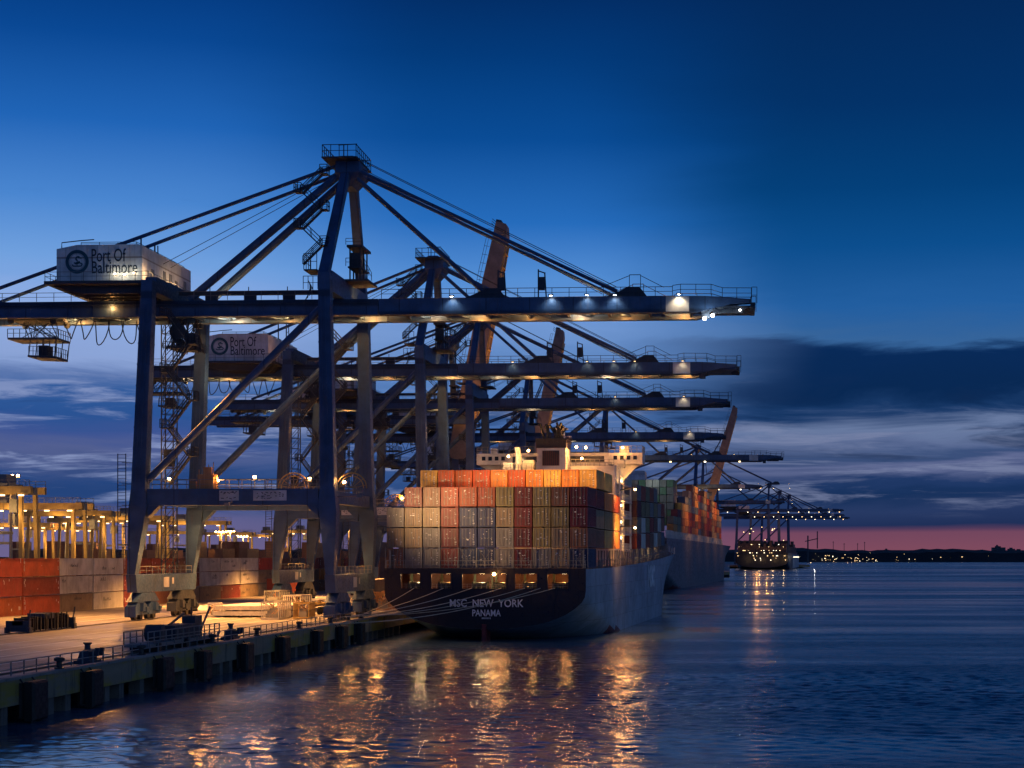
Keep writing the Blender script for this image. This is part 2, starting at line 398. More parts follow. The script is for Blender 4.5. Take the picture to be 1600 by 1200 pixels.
# fascia concrete, algae-yellow stains
mf, nt, bs = new_mat('quay_fascia')
tc = nt.node('ShaderNodeTexCoord').outputs['Object']
n1 = nt.noise(nt.mapping(tc, (1,.12,.9)), 1.0, 6, .6); n2 = nt.noise(nt.mapping(tc, (1,1.3,.16)), 1.0, 6, .7); n3 = nt.noise(nt.mapping(tc, (1,.16,.5), (0,5,0)), 1.0, 5, .6)
c = nt.mix(n1, (.17,.135,.09,1), (.36,.29,.20,1))
c = nt.mix(nt.math('MULTIPLY', nt.step(n3, .45, .58), .85), c, (.33,.24,.03,1))
c = nt.mix(nt.math('MULTIPLY', nt.step(n2, .5, .7), .7), c, (.045,.04,.035,1))
nt.put(bs.inputs['Base Color'], c); bs.inputs['Roughness'].default_value = .8
QP = [(XE,-60),(XE,830),(0,880),(0,1548),(76,1580),(80,2600),(-2600,2600),(-2600,-60)]
b = MB(); n = len(QP)
top = [(x,y,ZQ) for x,y in QP]; bot = [(x,y,ZQ-1.62) for x,y in QP]
b.v = top+bot; b.face(tuple(range(n))[::-1]); b.cur = 1
for i in range(n): b.face((i, (i+1)%n, n+(i+1)%n, n+i))
b.cur = 1; b.face(tuple(n+i for i in range(n)))
tag(b.build('quay', [m, mf]), kind='structure')
b = MB()
for k in range(0, 62):                                     # coping kerb of the quay edge, in cast lengths
    y0 = 20+k*5.0; b.box(XE-.55, XE+.10, y0+.02, y0+4.98, ZQ+.004, ZQ+.20)
tag(b.build('quay_kerb', M['concrete']), kind='structure')
# back wall of the void under the deck
b = MB(); b.box(XE-9, XE-8.6, -50, 820, -4, ZQ-1.63); tag(b.build('quay_slope', M['pile']), kind='structure')
# crane rails
b = MB()
for xr in (-48.5, -73.0): b.box(xr-.09, xr+.09, 20, 700, ZQ+.004, ZQ+.14)
tag(b.build('crane_rail', M['rail_steel']), kind='structure')
# painted lane lines
b = MB()
for xr in (-53.5, -57.5, -61.5, -65.5, -79, -84): b.box(xr-.09, xr+.09, 30, 420, ZQ+.002, ZQ+.006)
tag(b.build('lane_marking', M['white']), kind='structure')

ORD = ['first','second','third','fourth','fifth','sixth','seventh','eighth','ninth','tenth','eleventh','twelfth','thirteenth','fourteenth','fifteenth','sixteenth','seventeenth','eighteenth','nineteenth','twentieth']
# piles: each its own thing
pm = None; yp = 93.0; k = 0
while yp < 232:
    if pm is None:
        q = MB(); q.beam((0,0,-4-ZQ),(0,0,-1.63),.9,.9); pm = q.mesh('pile', M['pile'])
    o = link('pile', pm, None, (XE-.75, yp, ZQ)); tag(o, 'weathered square concrete pile in the dark row under the quay edge', 'pile', 'piles under the quay edge')
    yp += 2.9 if k % 3 else 4.4; k += 1
# fenders
def fender(Y, big, label):
    t = thing('fender', label, 'fender', (XE, Y, ZQ), 0, 'rubber fenders along the quay face')
    b = MB(); hw = 1.15 if big else .95
    z0, z1 = -2.55, -.25
    for (a, c_) in ((0, .5), (.5, .95)):
        pass
    b.loft([[(0.02,-hw*.8,z0),(0.02,hw*.8,z0),(0.02,hw*.8,z1),(0.02,-hw*.8,z1)], [(.45,-hw*.6,z0+.1),(.45,hw*.6,z0+.1),(.45,hw*.6,z1-.1),(.45,-hw*.6,z1-.1)]])
    b.build('fender_leg', M['rubber'], t)
    b = MB(); b.loft([[(.45,-hw,z0-.15),(.45,hw,z0-.15),(.45,hw,z1+.1),(.45,-hw,z1+.1)], [(.95,-hw,z0-.15),(.95,hw,z0-.15),(.95,hw,z1+.1),(.95,-hw,z1+.1)], [(1.12,-hw+.15,z0),(1.12,hw-.15,z0),(1.12,hw-.15,z1-.05),(1.12,-hw+.15,z1-.05)]])
    b.build('fender_panel', M['rubber'], t)
    b = MB()
    for s in (-1,1):
        b.tube([(0,s*hw*.8,.1),(.3,s*hw*.85,-.25),(.6,s*hw*.8,z1+.05)], .06, 6)
    b.build('fender_chain', M['wheel'], t)
FY = [(105.6,1),(115.5,0),(130.5,1),(140.5,0),(153,1),(166,1),(180,0),(191.5,1),(201,0)]
FL = ['nearest and largest black fender panel at the bottom left of the quay face','small black fender beside the nearest fender, under yellow stained concrete',
      'big black fender on the quay wall, third along from the bottom left corner','small black fender between two big ones, fourth from the left corner',
      'dark fender on the quay wall below the long low edge machine','dark fender on the quay wall below the smaller edge machine','seventh fender from the left, small, below the bare edge railing',
      'eighth fender along, large, below the near crane wheels','last fender before the dark stern, small and deep in shade']
for (Y, bg_), l_ in zip(FY, FL): fender(Y, bg_, l_)
# railing along the edge
t = thing('edge_railing', 'thin dark steel railing running along the quay edge towards the ship', 'railing', (XE-1.1, 92, ZQ))
b = MB(); y1 = 118
for z in (1.05, .55): b.beam((0,0,z),(0,106,z),.07)
b.build('rail', M['galv'], t)
pst = MB(); pst.beam((0,0,0),(0,0,1.08),.08); pme = pst.mesh('post', M['galv'])
for k in range(54): link('post', pme, t, (0, k*2.0, 0))
# bollards
q = MB(); q.tube([(0,0,0),(0,0,.08),(0,0,.1),(0,0,.55),(0,0,.6),(0,0,.78)], .2, 10)
bm = MB(); rr = [(.34,0),(.34,.08),(.2,.12),(.19,.5),(.36,.56),(.36,.72),(.2,.8)]
bm.loft([[(r*math.cos(a*math.pi/6), r*math.sin(a*math.pi/6), z) for a in range(12)] for r, z in rr])
bme = bm.mesh('bollard', M['wheel'])
BY = [112,128,146,160,176,190,199,206]
for i, Y in enumerate(BY):
    o = link('bollard', bme, None, (XE-.35, Y, ZQ+.2)); tag(o, f'squat iron bollard on the quay kerb, {ORD[i]} along from the left corner', 'bollard', 'mooring bollards on the quay kerb')
# ------------------------------------------------------------------ ship-to-shore cranes
def ringx(c, wx, wy):
    x, y, z = c
    return [(x-wx/2,y-wy/2,z),(x+wx/2,y-wy/2,z),(x+wx/2,y+wy/2,z),(x-wx/2,y+wy/2,z)]

def crane(label, X, Y, sc=1.0, raised=None, tip=51.4, back=-56.0, trolley=-41.0, lod=2, house=True, seed=0, lit=True, legs=True, lamp_col=SODIUM, hoist=True, light_n=3, apex=58.5, lamp_cool=False, hdx=0.0, hdz=0.0):
    r_ = random.Random(seed)
    t = thing('gantry_crane', label, 'crane', (X, Y, ZQ), 0, 'ship-to-shore gantry cranes along the quay')
    t.scale = (sc, sc, sc)
    C = M['crane']; D = M['crane_dark']
    YS = 11.0; GY = 3.0; zg0, zg1 = 38.4, 40.45
    # legs
    for xb, xp, xt, zt, side in ((-24.6,-23.7,-22.7,41.8,0), (0,-.3,-.8,42.6,1)):
        for s in (-1, 1):
            b = MB()
            b.loft([ringx((xb,s*YS,5.72),1.0,1.3), ringx((xp+.12*(1 if side else -1),s*(YS-.15),13.3),2.15,1.9), ringx((xp,s*(YS-.2),14.2),2.2,2.0), ringx((xp,s*(YS-.2),16.4),1.75,1.75), ringx((xp*.6+xt*.4,s*(YS-.3),27),1.6,1.6), ringx((xt,s*(YS-.4),zt),1.45,1.45)])
            if lod >= 1:
                for q in range(8):                          # splice plates
                    f = q/7; zz = 18.5+f*18; f2 = (zz-16.4)/(zt-16.4); cx_ = xp+(xt-xp)*f2; wq = 1.79-.30*f2
                    b.loft([ringx((cx_,s*(YS-.2-.2*f2),zz),wq,wq), ringx((cx_,s*(YS-.2-.2*f2),zz+.22),wq,wq)])
                if lod >= 2:
                    yo = s*(YS-.2)-1.02; b.beam((xp+.2,yo,17),(xt+.2,yo+.2*1,zt-3),.1); b.beam((xp-.3,yo,17),(xt-.3,yo+.2,zt-3),.07)
            b.build('leg', C, t)
    # sills and bogies
    for xb in (-24.6, 0):
        b = MB(); b.loft([[(xb-.62,-YS-.65,5.7),(xb+.62,-YS-.65,5.7),(xb+.62,-YS-.2,3.5),(xb-.62,-YS-.2,3.5)], [(xb-.62,YS+.65,5.7),(xb+.62,YS+.65,5.7),(xb+.62,YS+.2,3.5),(xb-.62,YS+.2,3.5)]])
        sill = b.build('sill_beam', C, t)
        if lod >= 2:
            b = MB(); b.rail([(xb+.5,-YS+1.2,5.7),(xb+.5,YS-1.2,5.7)], 1.0, 2.2); b.build('walkway_railing', M['galv'], sill)
            b = MB(); b.box(xb+.63,xb+.66,-1.6,.4,4.0,5.3); b.build('warning_plate', M['sign'], sill); b = MB(); b.box(xb+.63,xb+.66,1.6,2.2,4.4,5.2); b.build('warning_plate', M['sign'], sill)
        for s in (-1, 1):
            b = MB(); yc = s*(YS-3.6)
            b.loft([[(xb-.7,yc-4.0,2.35),(xb+.7,yc-4.0,2.35),(xb+.7,yc+4.0,2.35),(xb-.7,yc+4.0,2.35)], [(xb-.7,yc-2.2,3.46),(xb+.7,yc-2.2,3.46),(xb+.7,yc+2.2,3.46),(xb-.7,yc+2.2,3.46)]])
            for q in (-1, 1):
                yy = yc+q*2.3
                b.loft([ringx((xb,yy,.75),1.3,3.9), ringx((xb,yy,1.9),1.3,3.7), ringx((xb,yy,2.34),1.2,2.0)])
                b.box(xb+.65,xb+1.05,yy-.5,yy+.3,1.2,2.2); b.box(xb+.65,xb+1.15,yy+.6,yy+1.2,1.0,1.7)
            b.box(xb-.7,xb+.7,yc-s*0-4.5 if s < 0 else yc+4.1,yc-4.1 if s < 0 else yc+4.5,.5,1.8)
            bo = b.build('bogie', D if (xb < -1 and s > 0) else C, t)
            if lod >= 1:
                for q in (-1, 1):
                    for e in (-1, 1):
                        k = MB(); k.cyl((xb, yc+q*2.3+e*.95, .72), (1,0,0), .6, .5, 14); k.build('wheel', M['wheel'], bo)
    # portal beams
    for s in (-1, 1):
        b = MB(); y = s*(YS-.2)
        b.box(-22.6,-1.41,y-.8,y+.8,14.2,16.2)
        for xa, xc in ((-22.6,-21.2), (-1.41,-2.8)):       # haunches
            b.loft([[(xa,y-.7,14.19),(xa,y+.7,14.19),(xa,y+.7,12.7),(xa,y-.7,12.7)], [(xc,y-.7,14.19),(xc,y+.7,14.19),(xc,y+.7,14.1),(xc,y-.7,14.1)]])
        pb = b.build('portal_beam', C, t)
        if lod >= 1:
            b = MB(); b.rail([(-22.5,y-.72,16.2),(-1.6,y-.72,16.2)], 1.15, 1.6, .07); b.rail([(-22.5,y+.72,16.2),(-1.6,y+.72,16.2)], 1.15, 1.6, .07); b.build('walkway_railing', M['galv'], pb)
        if lod >= 2 and s < 0:
            for xa, xb_ in ((-13.6,-11.2), (-9.4,-5.3)):
                b = MB(); b.box(xa,xb_,y-.86,y-.805,14.75,16.0); sg = b.build('sign_board', M['sign'], pb)
                b = MB()
                for _ in range(26 if xb_-xa > 3 else 14):
                    px = r_.uniform(xa+.15, xb_-.4); pz = r_.choice((15.05,15.3,15.55,15.75)); b.beam((px,y-.875,pz),(px+r_.uniform(.05,.4),y-.875,pz+r_.uniform(-.14,.14)),.01,.09)
                b.build('sign_marks', M['ink'], sg)
            # cable reel and drive cabinets on the portal
            for cx in (-5.0, 2.2):
                b = MB()
                ra = [(cx+1.9*math.cos(a*math.pi/14), y+1.3, 16.3+1.9*math.sin(a*math.pi/14)) for a in range(15)]
                b.tube(ra, .09, 5); b.tube([(p[0]*.8+cx*.2, p[1], (p[2]-16.3)*.8+16.3) for p in ra], .06, 5)
                for a in range(1, 14, 2): b.beam(ra[a], (cx, y+1.3, 16.3), .06)
                b.build('cable_reel', M['yellow'], t)
            b = MB(); b.box(-16.6,-14.2,y+.1,y+.6,16.2,18.0); b.box(-15.9,-14.9,y+.1,y+.6,18.0,18.9); b.box(-17.6,-16.8,y+.1,y+.6,16.2,17.2)
            for q in range(4): b.beam((-16.4+q*.6,y+.05,16.2),(-16.4+q*.6,y+.05,18.6+.3*q),.08)
            b.build('drive_cabinet', M['orange_kit'], t)
    # side (cross) beams tying the near and far frames
    for xt, z0, z1 in ((-22.7,40.5,42.4), (-.8,40.5,43.0)):
        b = MB(); b.box(xt-.7,xt+.7,-YS+1.15,YS-1.15,z0,z1); b.build('cross_beam', C, t)
    for xb in (-23.75, -.35):
        b = MB(); b.box(xb-.6,xb+.6,-YS+1.25,YS-1.25,14.5,16.0); b.build('cross_beam', C, t)
    # diagonal braces in the near and far frame
    for s in (-1, 1):
        if raised: continue
        b = MB(); b.tube([(-22.9,s*(YS-.25),17.2),(-1.4,s*(YS-.35),38.2)], .46, 10); b.build('diagonal_brace', C, t)
    # girders
    hinge = 4.2
    for s in (-1, 1):
        b = MB(); y = s*GY
        b.box(back, hinge, y-.55, y+.55, zg0, zg1)
        b.box(back, hinge, y-.75 if s < 0 else y+.56, y-.56 if s < 0 else y+.75, zg0, zg0+.09)
        if lod >= 1:
            xx = back+1.5
            while xx < hinge-1: b.box(xx,xx+.09,y+s*.551-.05,y+s*.551+.05,zg0+.1,zg1-.05); xx += 2.75
            b.beam((back+1,y+s*.66,zg1-.45),(hinge-1,y+s*.66,zg1-.45),.12)
        g = b.build('main_girder', C, t)
        if lod >= 1:
            b = MB(); yy = y+s*.75; b.rail([(back+.5,yy,zg1),(-24,yy,zg1)], 1.1, 2.2); b.rail([(-21.5,yy,zg1),(-2,yy,zg1)], 1.1, 2.2); b.build('walkway_railing', M['galv'], g)
    b = MB(); x = back+1
    while x < hinge: b.beam((x,-GY+.55,zg0+.6),(x,GY-.55,zg0+.6),.35,.7); x += 7.0
    x = back+1
    while x < hinge-7: b.beam((x,-GY+.55,zg0+.4),(x+3.5,GY-.55,zg0+.4),.2); b.beam((x+3.5,GY-.55,zg0+.4),(x+7,-GY+.55,zg0+.4),.2); x += 7
    b.build('girder_bracing', C, t)
    # boom, about the hinge
    bl = tip-hinge; boom = link('boom', None, t, (hinge, 0, zg0)) ; 
    ang = raised or 0.0
    boom.rotation_euler = (0, -R(ang), 0)
    hgt = zg1-zg0
    if raised:                                             # one deep box boom, seen from its side
        b = MB(); pr = lambda y: [(-8.2,y,-1.0),(-7.0,y,-1.5),(bl-2.4,y,-.7),(bl-.2,y,-.1),(bl,y,2.3),(bl-14,y,2.8),(-6.5,y,3.0),(-8.2,y,2.2)]
        b.loft([pr(-2.6), pr(2.6)]); b.build('boom_girder', M['crane_grey'], boom)
        b = MB()
        for y in (-2.0, 2.0): b.beam((1,y,-1.45),(bl-4,y,-1.0),.35,.3)
        x = 2
        while x < bl-5: b.beam((x,-2.0,-1.42+x*.009),(x,2.0,-1.42+x*.009),.25,.5); x += 3.2
        b.build('boom_bracing', M['yellow'], boom)
        b = MB(); b.rail([(2,-2.4,2.98),(bl-12,-2.4,2.9),(bl-2,-2.4,2.55)], 1.2, 2.0, .08); b.box(bl-.4,bl+.5,-2.2,2.2,1.2,2.4)
        for k in range(3): b.beam((bl-1.5+k*.6,-2.3,2.0),(bl-.6+k*.5,-2.3,3.3),.12)
        b.build('walkway_railing', D, boom)
        anch_side = 2.4
    for s in ((-1, 1) if not raised else ()):
        b = MB(); y = s*GY; L1 = bl-7.0; L2 = bl-2.8
        pr = lambda yy: [(0.1,yy,0),(L1,yy,0),(L2,yy,.95),(bl-.3,yy,1.1),(bl-.3,yy,1.6),(bl-4.4,yy,hgt-.1),(bl-6.5,yy,hgt),(0.1,yy,hgt)]
        b.loft([pr(y-.55), pr(y+.55)]) ; b.box(.2, L1, y-.75 if s < 0 else y+.56, y-.56 if s < 0 else y+.75, 0, .09)
        if lod >= 1:
            xx = 1.5
            while xx < L1-1: b.box(xx,xx+.09,y+s*.551-.04,y+s*.551+.04,.1,hgt-.05); xx += 2.75
        b.build('boom_girder', C, boom)
        if lod >= 1:
            b = MB(); yy = y+s*.7
            b.rail([(.5,yy,hgt),(bl-10,yy,hgt)], 1.15, 2.2, .07); b.rail([(bl-10,yy,hgt),(bl-9,yy,hgt+.15),(bl-5.2,yy,hgt+.1),(bl-3.8,yy,hgt-.35),(bl-.2,yy,hgt-.4)], 1.3, 1.6, .07)
            b.rail([(bl-.15,yy,hgt-1.0),(bl+.5,yy,hgt-1.0)], 2.0, .6, .07)
            b.build('walkway_railing', D, boom)
    if not raised:
        b = MB(); x = 3.0
        while x < bl-6: b.beam((x,-GY+.55,.6),(x,GY-.55,.6),.35,.7); b.beam((x,-GY+.55,.4),(x+2.6,GY-.55,.4),.18); x += 5.2
        b.build('boom_bracing', C, boom)
        b = MB(); b.box(bl-6.6,bl-.1,-3.5,3.5,.55,.8); b.box(bl-5.0,bl-1.2,-3.3,-2.6,-.1,.5); b.box(bl-6.4,bl-5.4,-3.4,-2.5,-.7,.3); b.box(bl-.3,bl+.3,-3.4,3.4,.5,1.2)
        for k in range(3): b.beam((bl-6.2+k*1.9,-3.35,-.3+k*.25),(bl-4.6+k*1.9,-3.35,.5),.2)
        b.build('boom_tip_platform', D, boom)
        b = MB(); xa = bl-9.4
        b.box(xa-1.45,xa+1.45,-GY-.595,-GY-.555,.08,hgt-.06); b.build('white_panel', M['sign'], boom)
    # stay anchors on the boom
    anch = [31.4, 13.6]
    if not raised:
        for xa in anch:
            for s in (-1, 1):
                b = MB(); b.loft([ringx((xa,s*GY,hgt+.02),5.2,.8), ringx((xa+.6,s*GY,hgt+.7),3.0,.7), ringx((xa+.9,s*GY,hgt+1.25),1.4,.6)]); b.build('stay_anchor', D, boom)
        if lod >= 1:
            b = MB(); xa = anch[0]+1.1
            for s in (-1, 1):
                y = s*(GY+.55)
                b.beam((xa-.7,y,hgt),(xa-.7,y,hgt+2.7),.08); b.beam((xa+.7,y,hgt),(xa+.7,y,hgt+2.7),.08); b.beam((xa-.7,y,hgt+2.7),(xa+.7,y,hgt+2.7),.08)
                b.beam((xa-.7,y,hgt+2.6),(xa-4.5,y,hgt+1.1),.07); b.beam((xa+.7,y,hgt+2.6),(xa+3.6,y,hgt+1.1),.07)
            for xm in (20.3, 15.2):
                b.beam((xm,-GY,hgt),(xm,-GY,hgt+3.6),.16); b.beam((xm+1.0,-GY,hgt),(xm+.8,-GY,hgt+3.2),.16); b.beam((xm,-GY,hgt+3.4),(xm+.9,-GY,hgt+3.1),.14); b.box(xm+.1,xm+.8,-GY-.3,-GY+.3,hgt+1.0,hgt+2.6)
            b.build('boom_walkway_gate', D, boom)
    # mast, back braces, stays
    ax, az = -.2, apex
    for s in (-1, 1):
        b = MB(); b.loft([ringx((-.9,s*(YS-.45),42.6),1.25,1.25), ringx((ax,s*1.7,az-1.2),1.1,1.1)]); b.build('mast_leg', C, t)
        b = MB(); b.tube([(-20.2,s*GY,40.6),(ax-.5,s*1.6,az-1.5)], .5, 10); b.build('back_brace', C, t)
        b = MB(); b.tube([(max(back+6,-50.5),s*GY,40.6),(ax-.6,s*1.9,az-.6)], .24, 8)
        b.build('back_stay', C, t)
        if lod >= 1:
            b = MB(); xh = -26.6; zh = 40.6+(az-.6-40.6)*(xh+50.5)/(50.5+ax-.6); yh = s*(GY-.45)
            b.beam((xh,yh,40.5),(xh,yh,zh),.16)
            if s > 0: b.beam((xh+.5,yh,40.5),(xh+.4,yh,zh-.3),.12); [b.beam((xh,yh,40.5+q),(xh+.5,yh,40.5+q+.6),.06) for q in range(1, int(zh-41))]
            b.build('stay_hanger', D, t)
    b = MB(); b.loft([ringx((ax,0,az-3.4),1.4,3.4), ringx((ax+.3,0,az-1.8),3.2,5.4), ringx((ax+.3,0,az-.3),3.0,5.0), ringx((ax,0,az+.5),1.6,3.4)])
    for s in (-1, 1):
        b.cyl((ax+.9,s*1.6,az-.9),(0,1,0),1.0,.4,14); b.cyl((ax-.6,s*2.2,az-.4),(0,1,0),.7,.5,12)
    b.build('apex_head', C, t)
    b = MB(); b.box(ax-2.6,ax+1.9,-4.4,4.4,az-.35,az-.2); ap = b.build('apex_platform', D, t)
    b = MB(); b.rail([(ax-2.5,-4.3,az-.2),(ax+1.8,-4.3,az-.2),(ax+1.8,4.3,az-.2),(ax-2.5,4.3,az-.2),(ax-2.5,-4.3,az-.2)], 1.5, 1.1, .08)
    b.beam((ax-.3,-2,az+.3),(ax-.3,-2,az+1.9),.12); b.beam((ax-1,-2,az+1.8),(ax+1.4,-2,az+1.9),.1)
    b.build('platform_railing', D, ap)
    def bpnt(xl, y, z):                                    # a point on the boom in crane coordinates
        a = R(ang); return Vector((hinge+xl*math.cos(a)-z*math.sin(a), y, zg0+xl*math.sin(a)+z*math.cos(a)))
    for k, xa in enumerate(anch):
        for s in (-1, 1):
            a = Vector((ax+1.0, s*1.9, az-1.2-.9*k)); e = bpnt(xa-1.2*(1-k), s*GY, hgt+.7) if not raised else bpnt(xa, s*2.0, 3.0)
            b = MB()
            if raised:
                m_ = a.lerp(e, .5)+Vector((-1.5,0,-4.5)); b.tube([a, m_, e], .22, 6)
            else: b.tube([a, e], .23 if k == 0 else .27, 8)
            b.build('fore_stay', C, t)
    if lod >= 1 and not raised:
        b = MB()
        for s in (-1, 1):
            b.tube([(ax+1.2,s*.6,az+.5), bpnt(30,s*1.2,hgt+1.6)], .045, 4); b.tube([(ax+1.0,s*.9,az-.6), bpnt(28,s*2.0,hgt+1.2)], .04, 4)
            b.tube([(ax-.8,s*.7,az-1),(-27,s*1.5,44.0)], .04, 4)
        b.build('hoist_rope', M['cable'], t)
    # machine house
    if house:
        x0, x1, y0, y1, z0, z1 = -34.9+hdx,-24.1+hdx,-9.2,9.5,42.0+hdz,46.6+hdz
        b = MB(); pr = lambda y: [(x0,y,z0),(x1,y,z0),(x1,y,z1-.15),(x1-.6,y,z1),(x0+2.6,y,z1),(x0,y,z1-.5)]
        b.loft([pr(y0), pr(y1)]); mh = b.build('machine_house', M['house'], t)
        if lod >= 2:
            b = MB(); b.box(x1,x1+.07,-6,-4.9,z0,z0+2.1); b.build('door', M['galv'], mh); b = MB(); b.box(x1,x1+.07,3,4.0,z0,z0+2.1); b.build('door', M['galv'], mh)
            b = MB()
            for yy in (-1.5, .8, 6.5): b = MB(); b.box(x1,x1+.06,yy,yy+1.0,z0+1.4,z0+2.6); b.build('louvre', M['galv'], mh)
            b = MB(); b.rail([(x0+3,y0+.3,z1),(x1-.8,y0+.3,z1),(x1-.8,y1-.3,z1)], .35, 2.6, .06); b.tube([(x0+.5,y0+.4,z1-.3),(x0+.5,y0+.4,z1+.35),(x0+3,y0+.4,z1+.6),(x0+4.6,y0+.4,z1+.7)], .07, 5)
            for yy in (-4,-1,2.5,6): b.box(x1-2,x1-1.2,yy,yy+.7,z1,z1+.55)
            b.build('roof_fitting', D, mh)
            tm = text_mesh('Port Of', 4.35, 1.62, M['ink'], .004); o = link('lettering', tm, mh, (x0+6.62, y0-.03, z0+3.28))
            tm = text_mesh('Baltimore', 5.75, 1.5, M['ink'], .004); o = link('lettering', tm, mh, (x0+7.36, y0-.03, z0+1.78))
            # round harbour emblem: ring, inner ring and a crane/anchor-like device
            b = MB(); cx, cz, yy = x0+2.62, z0+2.5, y0-.03
            def annul(ra, rb):
                o = len(b.v)
                for a in range(36):
                    for rr in (ra, rb): b.v.append((cx+rr*math.cos(a*math.pi/18), yy, cz+rr*math.sin(a*math.pi/18)))
                for a in range(36):
                    c_ = (a+1) % 36; b.face((o+2*a, o+2*a+1, o+2*c_+1, o+2*c_))
            annul(1.06, 1.48); annul(.96, 1.0)
            for pts, wd in (([(-.62,-.35),(-.5,-.55),(.5,-.55),(.66,-.3),(.3,-.12),(-.1,-.3),(-.4,-.1)], .16), ([(0,-.5),(.05,.1),(-.2,.35),(0,.62),(.3,.6)], .2), ([(.1,.5),(.55,.42)], .14), ([(-.2,-.2),(.35,.0)], .22)):
                for p, q in zip(pts, pts[1:]): b.beam((cx+p[0],yy,cz+p[1]),(cx+q[0],yy,cz+q[1]),.012,wd)
            b.build('emblem', M['teal'], mh)
        b = MB(); b.box(x0-1.2,x1+1.2,y0-1.0,y1+.8,z0-.4,z0-.02)
        for k in range(8):
            yy = y0+.5+k*2.4
            b.loft([[(x0-.8,yy-.15,z0-.41),(x0-.8,yy+.15,z0-.41),(x0+3.2,yy+.15,z0-1.45),(x0+3.2,yy-.15,z0-1.45)], [(x1+.9,yy-.15,z0-.41),(x1+.9,yy+.15,z0-.41),(x1-.5,yy+.15,z0-1.45),(x1-.5,yy-.15,z0-1.45)]])
        hp = b.build('house_platform', D, t)
        if lod >= 1:
            b = MB(); b.rail([(x0-1.1,y1,z0),(x0-1.1,y0-.9,z0),(x1+1.1,y0-.9,z0),(x1+1.1,y1,z0)], 1.1, 1.6, .06); b.build('platform_railing', M['galv'], hp)
    # stairs, ladder, latch tower, equipment on the waterside top
    if lod >= 1:
        b = MB(); b.stair(-2.9,-YS+2.2,44,az-3.5,2.3,2.2,.7); b.build('mast_stair', D, t)
        b = MB(); b.stair(-20.3,-6.5,17,38,2.6,3.4,.8); b.build('leg_stair', D, t)
        b = MB(); b.stair(-3.6,7.2,17,38,2.4,2.6,.7); b.build('leg_stair', D, t)
        b = MB(); lx, ly = -26.6, 8.2                         # lattice lift tower by the far landside leg
        for ax_ in (-.8,.8):
            for ay_ in (-.8,.8): b.beam((lx+ax_,ly+ay_,3.6),(lx+ax_,ly+ay_,40),.13)
        zz = 3.6
        while zz < 39:
            for sx, sy in ((-.8,0),(.8,0),(0,-.8),(0,.8)):
                if sx: b.beam((lx+sx,ly-.8,zz),(lx+sx,ly+.8,zz+1.8),.07); b.beam((lx+sx,ly-.8,zz),(lx+sx,ly+.8,zz),.08)
                else: b.beam((lx-.8,ly+sy,zz),(lx+.8,ly+sy,zz+1.8),.07); b.beam((lx-.8,ly+sy,zz),(lx+.8,ly+sy,zz),.08)
            zz += 1.8
        b.box(lx-.6,lx+.6,ly-.6,ly+.6,20,22.3); b.build('lift_tower', D, t)
        b = MB(); xl = -25.3
        for s in (-.5, .5): b.beam((xl+s-.3,-YS-1.0,8),(xl+s-.3,-YS-1.0,20.5),.09)
        for k in range(30): b.beam((xl-.8,-YS-1.0,8.2+k*.42),(xl+.2,-YS-1.0,8.2+k*.42),.05)
        for k in range(5): b.beam((xl-.3,-YS-1.0,9+k*2.6),(-24.2,-YS-.5,9+k*2.6),.08)
        b.build('ladder', D, t)
        b = MB(); x0 = -3.3
        b.box(x0,-1.65,-YS-.2,-YS+3.4,42.8,42.95); b.rail([(x0,-YS+3.3,42.95),(x0,-YS-.1,42.95),(-1.7,-YS-.1,42.95)], 1.9, 1.0, .08); b.rail([(x0-.2,-YS+.4,40.6),(-1.7,-YS+.4,40.6)], 1.6, .7, .07)
        for k in range(6): b.beam((x0-.2+k*.25,-YS+.5,38.9+k*.3),(x0+.9-k*.1,-YS+.6,40.9+k*.15),.08)
        b.build('equipment_platform', D, t)
        b = MB()
        for yy in (-2, 0, 2):
            for xx in (.3, 1.6): b.beam((xx,yy,42.9),(xx,yy,47.4),.16)
        b.box(.1,1.8,-2.4,2.4,44.6,44.8); b.box(.0,2.0,-2.6,2.6,47.2,47.5); b.box(.3,1.5,-2,-.6,44.8,46.6); b.rail([(-.1,-2.6,44.8),(2.2,-2.6,44.8),(3.2,-2.6,42.9)], 1.0, .8, .07); b.rail([(-.1,-2.6,47.5),(2.0,-2.6,47.5)], .8, .9, .06)
        b.box(-.2,2.8,-2.8,2.8,42.85,43.1)
        b.build('boom_latch_tower', D, t)
        b = MB()
        for xx in (-18,-13,-8): b.box(xx,xx+1.4,-GY-.4,-GY+.5,40.5,41.3); b.beam((xx+.5,-GY,40.5),(xx+.5,-GY,42.2),.09)
        b.beam((-21.4,-GY-.2,41.4),(-2.0,-GY-.2,41.4),.5,.5)
        b.build('cable_tray', D, t)
        # trolley and driver's cab, with the lattice cage under the girder
        tr = link('trolley', None, t, (trolley, 0, 0))
        b = MB(); b.box(-3,3,-2.4,2.4,38.3,38.9)
        for sx in (-2.8,2.8):
            for sy in (-2.2,2.2): b.cyl((sx,sy,38.2),(0,1,0),.4,.3,10)
        for k in range(14):
            b.beam((r_.uniform(-3,3),r_.uniform(-2.2,2.2),38.2),(r_.uniform(-3,3),r_.uniform(-2.2,2.2),36.0),.09)
        b.box(-3.2,3.2,-2.3,2.3,35.85,36.1); b.rail([(-3.2,-2.3,36.1),(3.2,-2.3,36.1),(3.2,2.3,36.1)], 1.1, .8, .07)
        b.build('trolley_frame', D, tr)
        b = MB()
        b.loft([[(-.6,-2.2,33.6),(3.0,-2.0,33.4),(3.0,2.0,33.4),(-.6,2.2,33.6)], [(-.6,-2.2,33.85),(3.0,-2.0,33.7),(3.0,2.0,33.7),(-.6,2.2,33.85)]])
